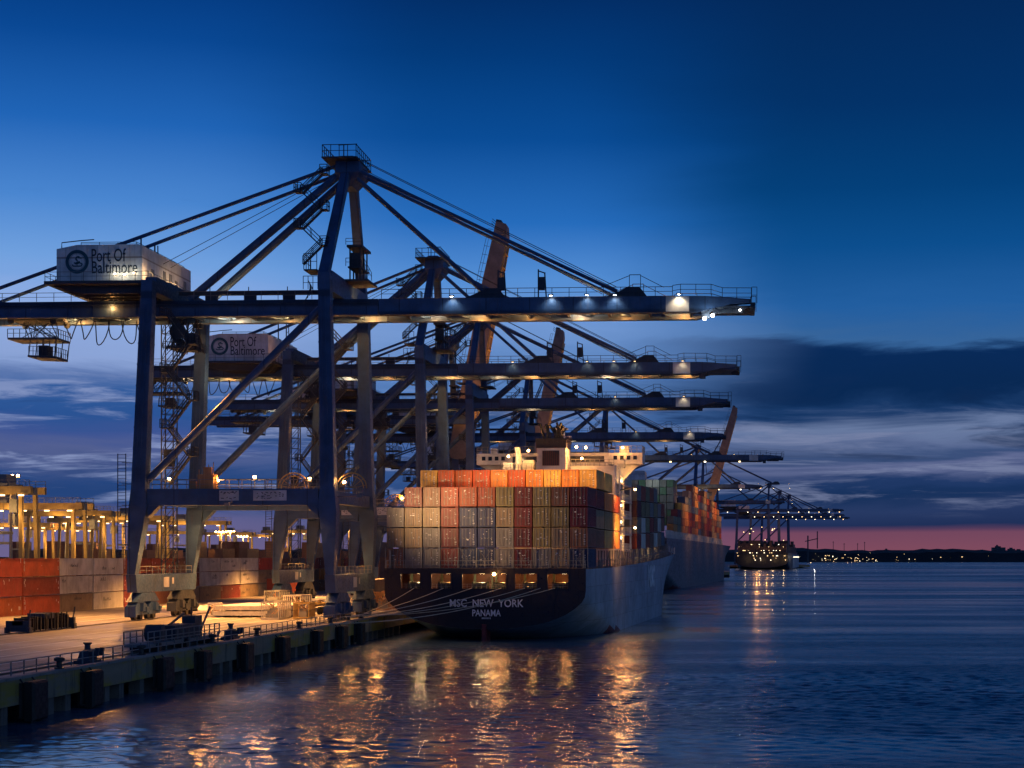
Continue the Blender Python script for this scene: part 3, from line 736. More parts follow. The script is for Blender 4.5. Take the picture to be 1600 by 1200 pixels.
        for sx in (-.5,1.2,2.9):
            for sy in (-2.1,0,2.1): b.beam((sx,sy,33.7),(sx+.25,sy,36.0),.1)
        b.rail([(-.5,-2.1,33.8),(2.9,-2.0,33.7),(2.9,2.0,33.7)], 1.2, .6, .06); b.box(.4,1.6,-1.2,.6,33.9,35.2)
        b.build('driver_cab', D, tr)
        if lod >= 2 or r_.random() < .5:
            for k in range(8):                              # festoon loops
                xa = trolley+4+k*1.95; sag = r_.uniform(2.2,3.2); pts = []
                for q in range(11):
                    f = q/10; pts.append((xa+1.9*f+.25*math.sin(f*6+k), -GY+1.2, 38.2-sag*(1-(2*f-1)**2)))
                if xa < -25.5 or lod < 2:
                    b = MB(); b.tube(pts, .075, 5); b.build('festoon_cable', M['cable'], t)
    if lod >= 1:
        b = MB(); hx = -21.6
        b.box(hx-1.8,hx+1.7,-2.3,2.3,34.6,34.85); b.rail([(hx-2.2,-2.3,34.4),(hx+2,-2.3,34.4),(hx+2,2.3,34.4)], 1.0, .6, .07); b.cyl((hx-.6,-1.6,36.8),(0,1,0),1.0,.4,14); b.box(hx+.4,hx+1.7,-1.6,.8,34.4,36.6)
        for k in range(26): b.beam((hx+r_.uniform(-2.2,2.1),r_.uniform(-2.3,2.2),34.3),(hx+r_.uniform(-2.2,2.1),r_.uniform(-2.3,2.2),38.3),.1)
        for k in range(7): p_ = Vector((hx+r_.uniform(-2,1.5),r_.uniform(-2,1),r_.uniform(35,38))); b.box(p_.x,p_.x+r_.uniform(.4,1.2),p_.y,p_.y+.8,p_.z,p_.z+r_.uniform(.2,.7))
        b.build('hoist_platform', D, t)
    # spreader hanging between the legs on some cranes
    if lod >= 1 and hoist:
        hx = -18.5+r_.uniform(-.8,.8); hz = r_.uniform(24,32)
        b = MB()
        for sx in (-1,1):
            for sy in (-2,2): b.tube([(hx+sx*.8,sy,38.3),(hx+sx*.7,sy,hz+.8)], .04, 4)
        b.build('spreader_rope', M['cable'], t)
        b = MB(); b.box(hx-1.1,hx+1.1,-6,6,hz,hz+.35); b.box(hx-.8,hx+.8,-2.5,2.5,hz+.35,hz+.9)
        for sy in (-6,5.6):
            b.box(hx-1.2,hx+1.2,sy,sy+.4,hz-.35,hz)
        b.build('spreader', D, t)
    # floodlights
    if lit:
        fx = MB(); fl_ = MB()
        spots = []
        xs = [-44,-37,-29,-16,-9,2]; 
        for x in xs: spots.append((None, Vector((x,-GY+.9,zg0+.25))))
        for x in (6,12,18.5,25,31,38.5): spots.append((1, Vector((x,-GY+.9,.25))))
        for k, (onb, p) in enumerate(spots):
            par = boom if onb else t
            b = MB(); b.box(p.x-.24,p.x+.24,p.y-.16,p.y+.16,p.z-.08,p.z+.14); f = b.build('floodlight', D, par)
            b = MB(); b.box(p.x-.18,p.x+.18,p.y-.12,p.y+.12,p.z-.11,p.z-.085); b.build('lens', M['g_warm' if k % 3 else 'g_sod'], f)
        if light_n:
            for k, (onb, p) in enumerate(spots):
                if k % max(1, 4-light_n): continue
                par = boom if onb else t
                q_ = p+Vector((0,2.4,-.1)); light('SPOT', q_, 1500 if k % 2 else 800, SODIUM if k % 3 else WARM, par, .18, q_+Vector((0,1,.28)), 165, .5)
        # small lamps standing on the walkway wash the near girder face
        for xl in (22.0,26.5,30,9.5,38.0) if lod >= 2 else (24.0, 38.0):
            p = Vector((xl,-GY-1.05,hgt+.12))
            b = MB(); b.box(p.x-.3,p.x+.3,p.y-.3,p.y+.1,p.z-.02,p.z+.16); b.beam((p.x,p.y+.1,p.z+.06),(p.x,-GY-.55,p.z+.02),.08); f = b.build('floodlight', D, boom)
            b = MB(); b.box(p.x-.16,p.x+.16,p.y-.29,p.y-.05,p.z-.05,p.z-.025); b.build('lens', M['g_cool' if lamp_cool else 'g_far'], f)
            if light_n: light('SPOT', p+Vector((0,-.25,-.12)), (150 if xl != 38.0 else 330) if lamp_cool else 55, COOL if (lamp_cool and xl != 38.0) else (1,.8,.5), boom, .12, p+Vector((0,.55,-2.0)), 120, .8)
        if lamp_cool:
            for q, (xx, zz) in enumerate(((bl-6.0,-.82),(bl-5.0,-.45),(bl-1.6,.2))):
                b = MB(); b.ball((xx,-3.75,zz),.24 if q < 2 else .13,8); b.build('tip_lamp', M['g_cool'], boom)
            light('POINT', (bl-5.4,-4.2,-1.2), 500, COOL, boom, .3)
    return t

cr1 = crane('nearest crane, white machine house with harbour emblem, boom lowered over the near ship', -48.5, 211.2, seed=1, light_n=3, lamp_cool=True, hoist=False)
cr2 = crane('second lowered crane, pinkish machine house low behind the nearest crane legs', -50.0, 281.5, seed=2, lod=2, trolley=-47, light_n=3, back=-50.6, hdx=-2.4, hdz=-1.6)
cr3 = crane('third lowered crane, dark machine house hidden behind the second crane', -51.5, 343, seed=3, lod=1, light_n=2, back=-53.5, trolley=-49)
cr4 = crane('fourth lowered crane whose boom passes just above the ship bridge', -52.6, 438, seed=4, lod=1, light_n=2, trolley=-38)
rc1 = crane('tallest looking raised boom crane, its box boom crossing the nearest boom', -64.6, 383, seed=5, raised=79, lod=1, light_n=0, trolley=-30, hoist=False, lit=False)
rc2 = crane('raised boom crane behind the ship bridge, boom leaning over the funnel', -69.5, 563, seed=6, raised=79, lod=1, light_n=0, lit=False, hoist=False)
cr5 = crane('far lowered crane with a dark teal boom above the far ship', -46.0, 622, sc=1.13, seed=7, lod=1, light_n=0, tip=58, hoist=False)
rc3 = crane('far raised boom crane standing behind the second ship stacks', -14.8, 962, sc=1.12, seed=8, raised=74, lod=0, light_n=0, lit=False)
cr6 = crane('small far crane with lit mast rising over the second ship', -17, 882, sc=1.14, seed=9, lod=0, light_n=0, tip=30)
cr7 = crane('far crane with slack stays right beside the far raised boom', -6.5, 1002, sc=1.03, seed=10, lod=0, light_n=0, tip=38)
cr8 = crane('tallest of the far cranes, tall dark mast above the distant lit ship', 38, 1600, sc=1.33, seed=11, lod=0, light_n=0, tip=53)
cr9 = crane('middle mast of the distant cluster of cranes above the lit ship', 52, 1740, sc=1.3, seed=12, lod=0, light_n=0)
cr10 = crane('rightmost and lowest mast of the distant cluster of cranes', 66, 1860, sc=1.3, seed=13, lod=0, light_n=0)
# ------------------------------------------------------------------ containers
CW, CH = 2.22, 2.45
_cm = {}
def body_mesh(L, col, doors):
    """corrugated steel box, door end at local -Y; origin bottom centre of the door end"""
    key = (L, col, doors)
    if key in _cm: return _cm[key]
    b = MB(); hw, z0, z1 = CW/2, .13, CH-.10
    n = int((L-.3)/.28)
    xs = []
    for k in range(n):
        y0 = .15+k*.28
        xs += [(y0,0),(y0+.09,0),(y0+.14,1),(y0+.23,1)]
    xs.append((L-.15,0))
    for s in (-1, 1):
        o = len(b.v)
        for y, q in xs:
            x = s*(hw-.015-.035*q); b.v += [(x,y,z0),(x,y,z1)]
        for k in range(len(xs)-1):
            f = (o+2*k, o+2*k+2, o+2*k+3, o+2*k+1); b.face(f if s < 0 else f[::-1])
    for s in (-1, 1):
        b.box(min(s*hw, s*(hw-.1)), max(s*hw, s*(hw-.1)), 0.101, L-.101, 0, z0); b.box(min(s*hw, s*(hw-.1)), max(s*hw, s*(hw-.1)), 0.101, L-.101, z1, CH)
        for y in (0, L-.16): b.box(min(s*hw, s*(hw-.16)), max(s*hw, s*(hw-.16)), y, y+.16, 0, CH)
    b.box(-hw+.1,hw-.1,.05,L-.05,z1+.02,CH-.02)
    for y in (.0, L-.1): b.box(-hw+.161,hw-.161,y,y+.1,0,z0); b.box(-hw+.161,hw-.161,y,y+.1,z1,CH)
    b.box(-hw+.161,hw-.161,L-.08,L-.03,z0,z1)
    if not doors: b.box(-hw+.161,hw-.161,.03,.08,z0,z1)
    _cm[key] = b.mesh('container_body', M['c '+col]); return _cm[key]
def door_mesh(col, s):
    key = ('door', col, s)
    if key not in _cm:
        b = MB(); xa, xb = (-.98,-.01) if s < 0 else (.01,.98)
        b.box(xa,xb,.05,.10,.14,CH-.11)
        for z in (.5,1.0,1.5,2.0): b.box(xa+.06,xb-.06,.035,.05,z-.12,z+.12)
        _cm[key] = b.mesh('door', M['c '+col])
    return _cm[key]
def bar_mesh(s, kind):
    key = ('bar', s, kind)
    if key not in _cm:
        b = MB()
        if kind == 'bar':
            for x in (s*.28, s*.70):
                b.beam((x,.0,.16),(x,.0,CH-.13),.05)
                for z in (.3,1.2,2.2): b.box(x-.06,x+.06,-.02,.03,z,z+.08)
                b.box(min(x,x-s*.22),max(x,x-s*.22),-.03,.0,1.1,1.16)
        else:
            rr = random.Random(s+9*kind)
            for k in range(rr.randint(4,7)):
                z = .35+.29*k+rr.uniform(-.05,.05); b.box(.62,.62+rr.uniform(.06,.22),.018,.026,z,z+rr.uniform(.08,.17))
            for k in range(rr.randint(2,5)): x = rr.uniform(-.85,.2); z = rr.uniform(.9,2.1); b.box(x,x+rr.uniform(.06,.25),.018,.026,z,z+rr.uniform(.05,.12))
        _cm[key] = b.mesh('locking_bar' if kind == 'bar' else 'stencil_mark', M['galv'] if kind == 'bar' else M['white_clean'])
    return _cm[key]
NC = [0]
def container(col, label, L, parent_mat, loc, doors=0, group=None):
    """parent_mat: (origin, rotation about z); loc local to it; doors 2 full, 1 no hardware, 0 none"""
    org, rz = parent_mat
    p = Vector(org)+Matrix.Rotation(rz, 3, 'Z') @ Vector(loc)
    NC[0] += 1
    if not doors:
        o = link('shipping_container', body_mesh(L, col, 0), None, p); o.rotation_euler = (0,0,rz)
        return tag(o, label, 'container', group)
    t = thing('shipping_container', label, 'container', p, rz, group)
    link('container_body', body_mesh(L, col, 1), t)
    for s in (-1, 1):
        d = link('door', door_mesh(col, s), t)
        if doors > 1: link('locking_bars', bar_mesh(s, 'bar'), d)
        if doors > 1 and s > 0: link('stencil_marks', bar_mesh(rnd.randint(0,7), rnd.randint(0,3)), d)
    return t

def side_marks(parent, L, seed):
    """illegible dark stencils and rust runs low on the waterside wall"""
    rr = random.Random(seed); b = MB(); x = CW/2+.004
    for g in range(rr.randint(1,3)):
        y0 = rr.uniform(.8, L-4); z0 = rr.choice((.7,1.2,1.6))
        for k in range(rr.randint(4,9)):
            y = y0+k*.34; b.beam((x,y,z0),(x,y+rr.uniform(-.08,.2),z0+rr.uniform(.2,.6)),.008,.10)
            if rr.random() < .5: b.beam((x,y,z0+.2),(x,y+.25,z0+rr.uniform(.1,.4)),.008,.09)
    link('stencil_marks', b.mesh('stencil_marks', M['ink']), parent)
def light_marks(parent, L, seed):
    rr = random.Random(seed); b = MB(); x = CW/2+.004
    for k in range(rr.randint(5,12)):
        y = rr.choice((.3,.5,L-.5,rr.uniform(.5,L-.6))); z = rr.uniform(.6,2.1); b.box(x-.004,x+.006,y,y+rr.uniform(.06,.16),z,z+rr.uniform(.1,.55))
    link('stencil_marks', b.mesh('stencil_marks', M['white_clean']), parent)

# ------------------------------------------------------------------ ships
def hull_sections(L, B, D, sheer, T0=50, prof=None, rake=9, bow=.72, nst=36):
    """half sections; returns list of rings of (x,y,z) from centreline keel to deck edge for starboard"""
    prof = prof or [(0,1.55),(.2,1.6),(.36,1.8),(.52,2.15),(.66,2.65),(.80,3.4),(.90,4.25),(.96,4.95),(.99,5.6),(1.0,6.4)]
    rows = []
    st = [0, 2, 5, 9, 14, 20, 26, 32, 38, 44, 50]; st = [s*T0/50 for s in st]
    k = st[-1]
    while k < L: k += (L-T0)/nst; st.append(min(k, L))
    for t in st:
        row = []; dk = D+sheer*(t/L)**2
        drop = min(1, t/T0)*8.4
        for wv, h in prof+[(1.0,None)]:
            z = dk if h is None else max(h-drop, -3.0)
            if h is not None and wv < 1 and z <= -3.0: z = -3.0
            q = (z+3)/(dk+3)                                   # 0 keel .. 1 deck
            t0 = L*(bow-.12+.16*q); Lz = L-rake*(1-max(0, q))
            fb = 1.0
            if t > t0: 
                s_ = min(1, (t-t0)/max(.1, Lz-t0)); fb = max(0, 1-s_**(1.7+1.6*q))
            row.append((B/2*wv*fb, min(t, Lz), z))
        rows.append(row)
    return rows
def hull_mesh(rows, water_split=None):
    b = MB(); n = len(rows[0])
    for side in (1, -1):
        o = len(b.v)
        for r in rows: b.v += [(side*x, y, z) for x, y, z in r]
        for i in range(len(rows)-1):
            for j in range(n-1):
                f = (o+i*n+j, o+i*n+j+1, o+(i+1)*n+j+1, o+(i+1)*n+j)
                zs = sum(b.v[q][2] for q in f)/4
                b.cur = 1 if zs < .9 and rows[i][j][1] > 20 else 0
                b.face(f if side < 0 else f[::-1])
    b.cur = 0
    return b
def deck_mesh(rows, dz=-.9):
    b = MB(); n = len(rows)
    for r in rows: x, y, z = r[-1]; b.v += [(-x*.985, y, z+dz), (x*.985, y, z+dz)]
    for i in range(n-1): b.face((2*i, 2*i+1, 2*i+3, 2*i+2))
    return b

# ---- near ship
S1 = WD(757, 870, 210.0); S1.z = 0
TH1 = math.atan(.118)-PSI
L1, B1, D1 = 150.0, 25.85, 9.15
ship = thing('container_ship', 'nearest container ship with dark stern and grey hull, moored stern towards us under the cranes', 'ship', S1, -TH1)
PM1 = (S1, -TH1)
rows = hull_sections(L1, B1, D1, 3.2, T0=46)
hb = hull_mesh(rows)
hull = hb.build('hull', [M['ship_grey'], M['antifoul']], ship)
for p in hull.data.polygons: p.use_smooth = True
deck_mesh(rows, -.05).build('deck', M['deck'], ship)
# transom plate with the mooring deck openings
op = [(-10.75,-8.25),(-6.8,-4.35),(-2.85,2.75),(3.95,6.7),(8.1,10.7)]
b = MB(); zt0, zt1 = 6.70, 8.55; xe = B1/2
prof = rows[0]
zb = 6.4
def plate(x0, x1, z0, z1): b.box(x0, x1, -.06, .0, z0, z1)
cuts = [-xe]
for a, c_ in op: cuts += [a, c_]
cuts.append(xe)
for k in range(len(cuts)-1):
    if k % 2 == 0: plate(cuts[k], cuts[k+1], zb, D1+.1)
    else: plate(cuts[k], cuts[k+1], zb, zt0); plate(cuts[k], cuts[k+1], zt1, D1+.1)
lower = [(x, z) for x, y, z in prof[:-1]]
pts = [(x, z) for x, z in lower]+[(-x, z) for x, z in lower[::-1] if x > 0]
o = len(b.v); N = len(pts); b.v += [(x,-.06,z) for x, z in pts]+[(x,0,z) for x, z in pts]
b.face(tuple(o+i for i in range(N))[::-1]); b.face(tuple(o+N+i for i in range(N)))
for i in range(N): b.face((o+i, o+(i+1)%N, o+N+(i+1)%N, o+N+i))
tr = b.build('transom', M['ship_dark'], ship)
b = MB()
for x0, x1 in op:                                           # frames round the openings
    b.box(x0-.12,x1+.12,-.12,-.061,zt1,zt1+.1); b.box(x0-.12,x1+.12,-.12,-.061,zt0-.1,zt0)
    b.box(x0-.12,x0,-.12,-.061,zt0,zt1); b.box(x1,x1+.12,-.12,-.061,zt0,zt1)
b.build('opening_frame', M['ship_dark'], tr)
b = MB(); b.box(-xe+.3,xe-.3,7.5,7.7,6.2,9.0); b.box(-xe+.3,xe-.3,.1,7.5,6.15,6.25)
b.box(-xe+.25,-xe+.4,.1,7.5,6.25,9.0); b.box(xe-.4,xe-.25,.1,7.5,6.25,9.0); b.box(-xe+.3,xe-.3,.1,7.5,8.85,9.0); b.build('mooring_deck', M['deck'], ship)
for x in (-9.6,-5.6,-1.2,1.6,5.4,9.2):
    b = MB(); b.cyl((x,3.2,6.9),(1,0,0),.55,1.5,12); b.box(x-1.0,x-.75,2.6,3.8,6.25,7.5); b.box(x+.75,x+1.0,2.6,3.8,6.25,7.5); b.cyl((x+.5,.9,6.55),(0,0,1),.18,.7,8); b.cyl((x-.2,.9,6.55),(0,0,1),.18,.7,8)
    b.beam((x+1.2,5,6.25),(x+1.2,5,8.8),.2); b.beam((x-1.3,6,6.25),(x-1.3,6,8.8),.3)
    b.build('mooring_winch', M['winch'], ship)
for x0, x1 in op:
    b = MB(); b.rail([(x0,-.02,zt0),(x1,-.02,zt0)], .55, .6, .045); b.build('opening_rail', M['galv'], tr)
for x, e, c_ in ((-9.5,130,WARM),(-5.6,70,SODIUM),(-1.2,150,WARM),(1.6,120,SODIUM),(5.3,90,SODIUM),(9.5,130,SODIUM)):
    b = MB(); b.box(x-.35,x+.35,4.4,4.55,8.5,8.6); b.build('deck_lamp', M['g_warm'], ship); light('POINT', (x,4.2,8.2), e*1.7, c_, ship, .12)
b = MB(); b.beam((1.35,-.03,8.75),(1.35,-.5,8.7),.1); b.box(1.15,1.55,-.6,-.35,8.6,8.75); fx_ = b.build('stern_lamp', M['galv'], ship)
b = MB(); b.ball((1.35,-.55,8.5),.24,8); b.build('lens', M['g_sod'], fx_)
light('POINT', (1.35,-.75,8.5), 260, SODIUM, ship, .25)
b = MB(); b.beam((0,-.30,2.2),(0,-.30,-2),.5,.42); b.box(-.28,.28,-.45,2.5,-2.5,1.6); b.build('rudder', M['antifoul'], ship)
# names on the transom
tm = text_mesh('MSC  NEW  YORK', 9.45, .98, M['white_clean'], .012); link('lettering', tm, tr, (.28,-.08,4.85))
tm = text_mesh('PANAMA', 3.65, .84, M['white_clean'], .012); link('lettering', tm, tr, (.28,-.08,3.62))
b = MB()
for k in range(7): b.box(-.32+k*.17,-.22+k*.17,-.075,-.065,2.85+.02*(k%2),3.05)
b.build('registry_digits', M['white_clean'], tr)
tm = text_mesh('MSC', 11.0, 3.9, M['white_clean'], .07); link('lettering', tm, ship, (B1/2+.06, 78, 7.4)).rotation_euler = (0,0,R(90))
# deck-edge stanchions, rail and lashing frames
zd = lambda y: D1+3.2*(y/L1)**2
for side in (-1, 1):
    b = MB(); y = 1.0; k = 0
    while y < 112:
        x = side*(B1/2-.45); b.beam((x,y,zd(y)-.1),(x,y,zd(y)+2.35),.24 if k % 3 == 0 else .15); y += 2.82; k += 1
    b.rail([(side*(B1/2-.15),.5+q*10,zd(.5+q*10)) for q in range(12)], 1.1, 1.6, .07)
    for y in range(2, 112, 7): b.beam((side*(B1/2-.45),y,zd(y)),(side*(B1/2-.45),y+2.9,zd(y)+2.3),.12)
    b.build('deck_stanchion', M['galv'], ship)
b = MB(); b.rail([(-xe+.1,.25,D1),(xe-.1,.25,D1)], 1.05, 1.18, .08)
for k in range(12):
    x = -13.03+k*2.37+.02; b.beam((x,.75,D1),(x,.75,D1+2.7),.08)
    if k < 11:
        for q in (0, 1): b.beam((x+.3+q*1.7,.7,D1),(x+1.9-q*1.7,.78,D1+2.6),.03)
b.build('lashing_frame', M['galv'], ship)
G1 = 'containers stacked on the near ship'
rowsc = {4: ['-','dark red','brown','rust red','rust red','rust red','khaki','dark red','khaki','brown','maroon'],
         3: ['grey','tan','tan','dark red','navy blue','navy blue','tan','dark red','khaki','khaki','maroon'],
         2: ['tan','tan','grey','maroon','navy blue','navy blue','grey','maroon','khaki','tan','brown'],
         1: ['brown','grey','grey','dark red','navy blue','navy blue','grey','maroon','grey','tan','navy blue']}
tn = {1:'bottom tier',2:'second tier up',3:'third tier up',4:'upper tier'}
BL = 7.9; BP = 8.45; P = 2.37; z0c = D1+.15
XC = lambda k: -13.03+P*(k+.5)
for tier, cols in rowsc.items():
    for k, c_ in enumerate(cols):
        if c_ == '-': continue
        container(c_, f'{c_} container, {tn[tier]} of the near ship stern, {ORD[k]} column from left', BL, PM1, (XC(k), 1.15+rnd.uniform(-.05,.05), z0c+(tier-1)*2.6), 2, G1)
top5 = ['-','yellow','orange red','orange red','orange red','orange','orange red','orange','yellow','orange','yellow']
for k, c_ in enumerate(top5):
    if c_ == '-': continue
    container(c_, f'lamp lit {c_} container in the topmost stern row, {ORD[k-1]} from left', BL, PM1, (XC(k)-.05, 1.15+BP, z0c+10.4), 2, G1)
    if k > 6: container(c_, f'{c_} container right behind the topmost stern row, {ORD[k-1]} column from left', BL, PM1, (XC(k)-.05, 1.15+2*BP, z0c+10.4), 0, G1)
sidec = ['khaki','yellow','orange','tan','steel blue','grey','brown','rust red','white','maroon']
for bay in range(1, 4):
    for tier in range(2, 5):
        c_ = [['brown','tan','maroon'],['yellow','khaki','orange'],['orange','yellow','rust red']][bay-1][tier-2]
        container(c_, f'{c_} container on the starboard side, {ORD[bay]} bay from the stern, {tn[tier]}', BL, PM1, (XC(10)-.05, 1.15+bay*BP, z0c+2.55+(tier-2)*2.6), 0, G1)
    for k in range(1, 10):                                   # the hidden columns that carry the crowning row
        if bay == 1: container(rowsc[4][k], f'{rowsc[4][k]} container hidden under the topmost row, {ORD[k-1]} column', BL, PM1, (XC(k), 1.1+BP, z0c+7.8), 0, G1)
fw = ['steel blue','rust red','grey','tan','brown','white','maroon','khaki']
for bay in range(8):
    y = 56.5+bay*6.5; nt_ = 4 if bay < 5 else 3
    for tier in range(nt_):
        c_ = rnd.choice(fw); xo = XC(10) if y < 98 else XC(9)
        container(c_, f'{c_} container ahead of the ship bridge, {ORD[bay]} bay forward, {ORD[tier]} tier up', 6.06, PM1, (xo-.05, y, zd(y)+2.35+tier*2.6), 0, G1)
        if tier == nt_-1 and bay % 2 == 0:
            container(rnd.choice(fw), f'top tier container inboard of the starboard edge, {ORD[bay]} bay forward of the bridge', 6.06, PM1, (xo-.05-P, y, zd(y)+2.35+tier*2.6), 0, G1)

# superstructure: accommodation block, bridge with wings, funnel casing
acc = link('accommodation_block', None, ship, (2.6, 0, -.8))
W = M['ship_white']
ya, yb = 39.5, 52.0
b = MB(); b.box(-8.6,8.6,ya+.02,yb,D1-.2,24.6); b.box(2.6,9.2,ya-2.5,ya,D1,24.9); b.box(-8.1,-2.3,ya-2.5,ya,D1,24.3); ab = b.build('block_wall', W, acc)
b = MB(); b.box(-7.6,7.6,ya+2.5,yb-1,24.6,27.2); br = b.build('bridge_house', W, acc)
b = MB(); b.box(-7.0,7.0,ya+2.42,ya+2.49,25.8,26.7); b.build('window', M['glass'], br)
for s in (-1, 1):
    b = MB(); xs_ = s*12.7
    # wing with the curved bracket under it
    pr = [(s*7.61,25.5),(xs_,25.5),(xs_,27.2),(s*7.61,27.2)]
    b.loft([[(x,ya+3.2,z) for x, z in pr], [(x,ya+6.6,z) for x, z in pr]])
    cur = [(s*8.61,24.6),(s*8.61,20.6)]+[(s*(8.61+3.6*q),20.6+4.9*(q**.62)) for q in (.15,.35,.6,.85,1.0)]+[(xs_,25.49),(s*8.61,25.49)]
    b.loft([[(x,ya+4.2,z) for x, z in cur], [(x,ya+4.5,z) for x, z in cur]])
    wg = b.build('bridge_wing', W, acc)
    b = MB(); b.rail([(s*7.7,ya+3.25,27.2),(xs_,ya+3.25,27.2),(xs_,ya+6.5,27.2)], 1.0, .8, .07); b.build('wing_rail', M['galv'], wg)
    b = MB()
    for q in range(4): x = s*(8.6+q*1.0); b.box(x-.28,x+.28,ya+3.1,ya+3.19,26.15,26.75)
    b.build('window', M['glass'], wg)
b = MB(); xf0, xf1 = -2.15, 2.0; xo_ = .0
b.box(-2.05,2.2,ya-4.5,ya-.02,D1,27.5); fn = b.build('funnel_casing', W, acc)
b = MB(); b.box(-1.2,1.3,ya-4.58,ya-4.5,24.9,27.1); b.build('louvre', M['ink'], fn)
b = MB()
for k in range(9): b.box(-1.2+k*.29,-1.08+k*.29,ya-4.66,ya-4.581,24.9,27.1-.2*max(0,k-5))
b.build('louvre_slat', M['deck'], fn)
b = MB(); b.box(-2.15,2.3,ya-4.6,ya-.05,27.5,28.9); b.rail([(-2.2,ya-4.7,28.2),(2.4,ya-4.7,28.2),(2.4,ya,28.2)], 1.0, .7, .07); b.build('funnel_crown', M['ship_dark'], fn)
b = MB(); rr = random.Random(3)
for k in range(14):
    x = rr.uniform(-1.6,1.8); y = rr.uniform(ya-4.2,ya-.8); b.tube([(x,y,28.9),(x+rr.uniform(-.2,.2),y,29.8),(x+rr.uniform(-.9,.9),y-.4,rr.uniform(30.2,31.3))], rr.uniform(.12,.28), 7)
b.build('exhaust_pipe', M['cable'], fn)
b = MB()                                                     # deck levels, rails, lockers on the after face of the block
for z in (24.9,):
    b.rail([(2.7,ya-2.4,z),(9.1,ya-2.4,z)], 1.0, .7, .06)
b.rail([(-8.0,ya-2.4,24.3),(-2.4,ya-2.4,24.3)], 1.0, .8, .06)
b.rail([(-8.4,ya+.1,24.6),(8.4,ya+.1,24.6)], 1.0, .9, .06)
b.rail([(-7.4,ya+2.6,27.2),(7.4,ya+2.6,27.2)], 1.0, .9, .06)
b.build('deck_rail', M['galv'], acc)
for q in ((-7.6,-6.2,ya-1.8,ya-.2,24.3,25.5),(-4.6,-3.0,ya-1.8,ya-.2,24.3,25.9),(9.2,10.6,ya+3.4,ya+4.4,27.2,28.2),(-10.6,-9.6,ya+3.4,ya+4.4,27.2,28.0)):
    b = MB(); b.box(*q); b.build('deck_locker', W, acc)
b = MB(); b.tube([(-5.4,ya-1.2,24.3),(-5.4,ya-1.2,26.4),(-5.6,ya-1.2,27.8)], .45, 10); b.build('vent', W, acc)
b = MB()
b.tube([(.2,ya+6,27.2),(.2,ya+6,31.5)], .25, 8); b.box(-1.2,1.5,ya+5.9,ya+6.1,29.8,30.0); b.box(-.9,.9,ya+5.6,ya+6.4,30.9,31.2); b.build('radar_mast', W, acc)
for x, y, z, e, c_ in ((-3.6,ya-2.9,27.2,2200,SODIUM),(-6.6,ya-2.9,26.4,900,WARM),(3.6,ya-3.0,27.7,1500,SODIUM),(5.0,ya-3.0,27.6,1800,SODIUM),(4.4,ya-3.0,26.0,700,SODIUM),(9.8,ya+2.4,27.9,700,SODIUM)):
    b = MB(); b.beam((x,y+.7,z+.25),(x,y,z+.2),.12); f_ = b.build('floodlight', M['galv'], acc); b = MB(); b.ball((x,y,z),.2,8); b.build('lens', M['g_sod'], f_)
    light('POINT', (x,y-.35,z), e*.45, c_, acc, .25)
# lit stair house at the starboard side ahead of the after stacks
b = MB()
for z in range(5):
    zz = D1+2.4+z*2.5; b.box(8.61,12.4,ya+.5,yb+2,zz,zz+.15); b.rail([(12.3,ya+.5,zz+.15),(12.3,yb+2,zz+.15)], 1.0, 1.2, .07); b.rail([(8.7,ya+.5,zz+.15),(12.3,ya+.5,zz+.15)], 1.0, .9, .07)
for y in (ya+.6, ya+5, yb+1.8): b.beam((12.2,y,D1),(12.2,y,D1+15),.25)
b.stair(10.6,ya+1.5,D1+2.4,D1+14.9,2.6,2.5,.7); sg_ = b.build('side_gallery', W, ship)
for z, e in ((D1+4.4,300),(D1+9.3,380),(D1+13,260),(D1+6.8,220)):
    b = MB(); b.ball((12.0,ya+2.5+z*.05,z),.2,8); b.build('gallery_lamp', M['g_warm'], sg_); light('POINT', (12.6,ya+1.6,z), e*1.6, SODIUM, ship, .2)
for q, (zz, e) in enumerate(((D1+6.0,2000),(D1+11.5,2600))):
    b = MB(); b.beam((12.3,ya+.5,zz),(15.6,ya-9,zz),.16); ol = b.build('added_lamp_arm', M['crane_dark'], sg_); b = MB(); b.ball((15.6,ya-9,zz-.3),.18,8); b.build('lens', M['g_warm'], ol); light('SPOT', (15.9,ya-9.3,zz-.8), e*.8, SODIUM, ship, .3, (10,ya-8,zz-3.0), 140, .8)  # arm and lamp added outboard to light the starboard containers
for yy in (58,66,76,88): light('POINT', (B1/2-.9,yy,zd(yy)+1.6), 60, WARM, ship, .15)
# foremast and bow gear
b = MB(); b.tube([(0,132,zd(132)),(0,132,zd(132)+7)], .3, 8)
for s in (-1,1): b.beam((s*3,132,zd(132)),(0,132,zd(132)+6),.2)
b.build('foremast', W, ship)
b = MB(); yb_ = 116
while yb_ < L1-1: 
    i = min(range(len(rows)), key=lambda q: abs(rows[q][-1][1]-yb_)); 
    for s in (-1,1): b.beam((s*rows[i][-1][0],rows[i][-1][1],rows[i][-1][2]-.1),(s*rows[i][-1][0],rows[i][-1][1],rows[i][-1][2]+1.2),.12)
    yb_ += 4
b.build('bow_bulwark', M['ship_grey'], ship)

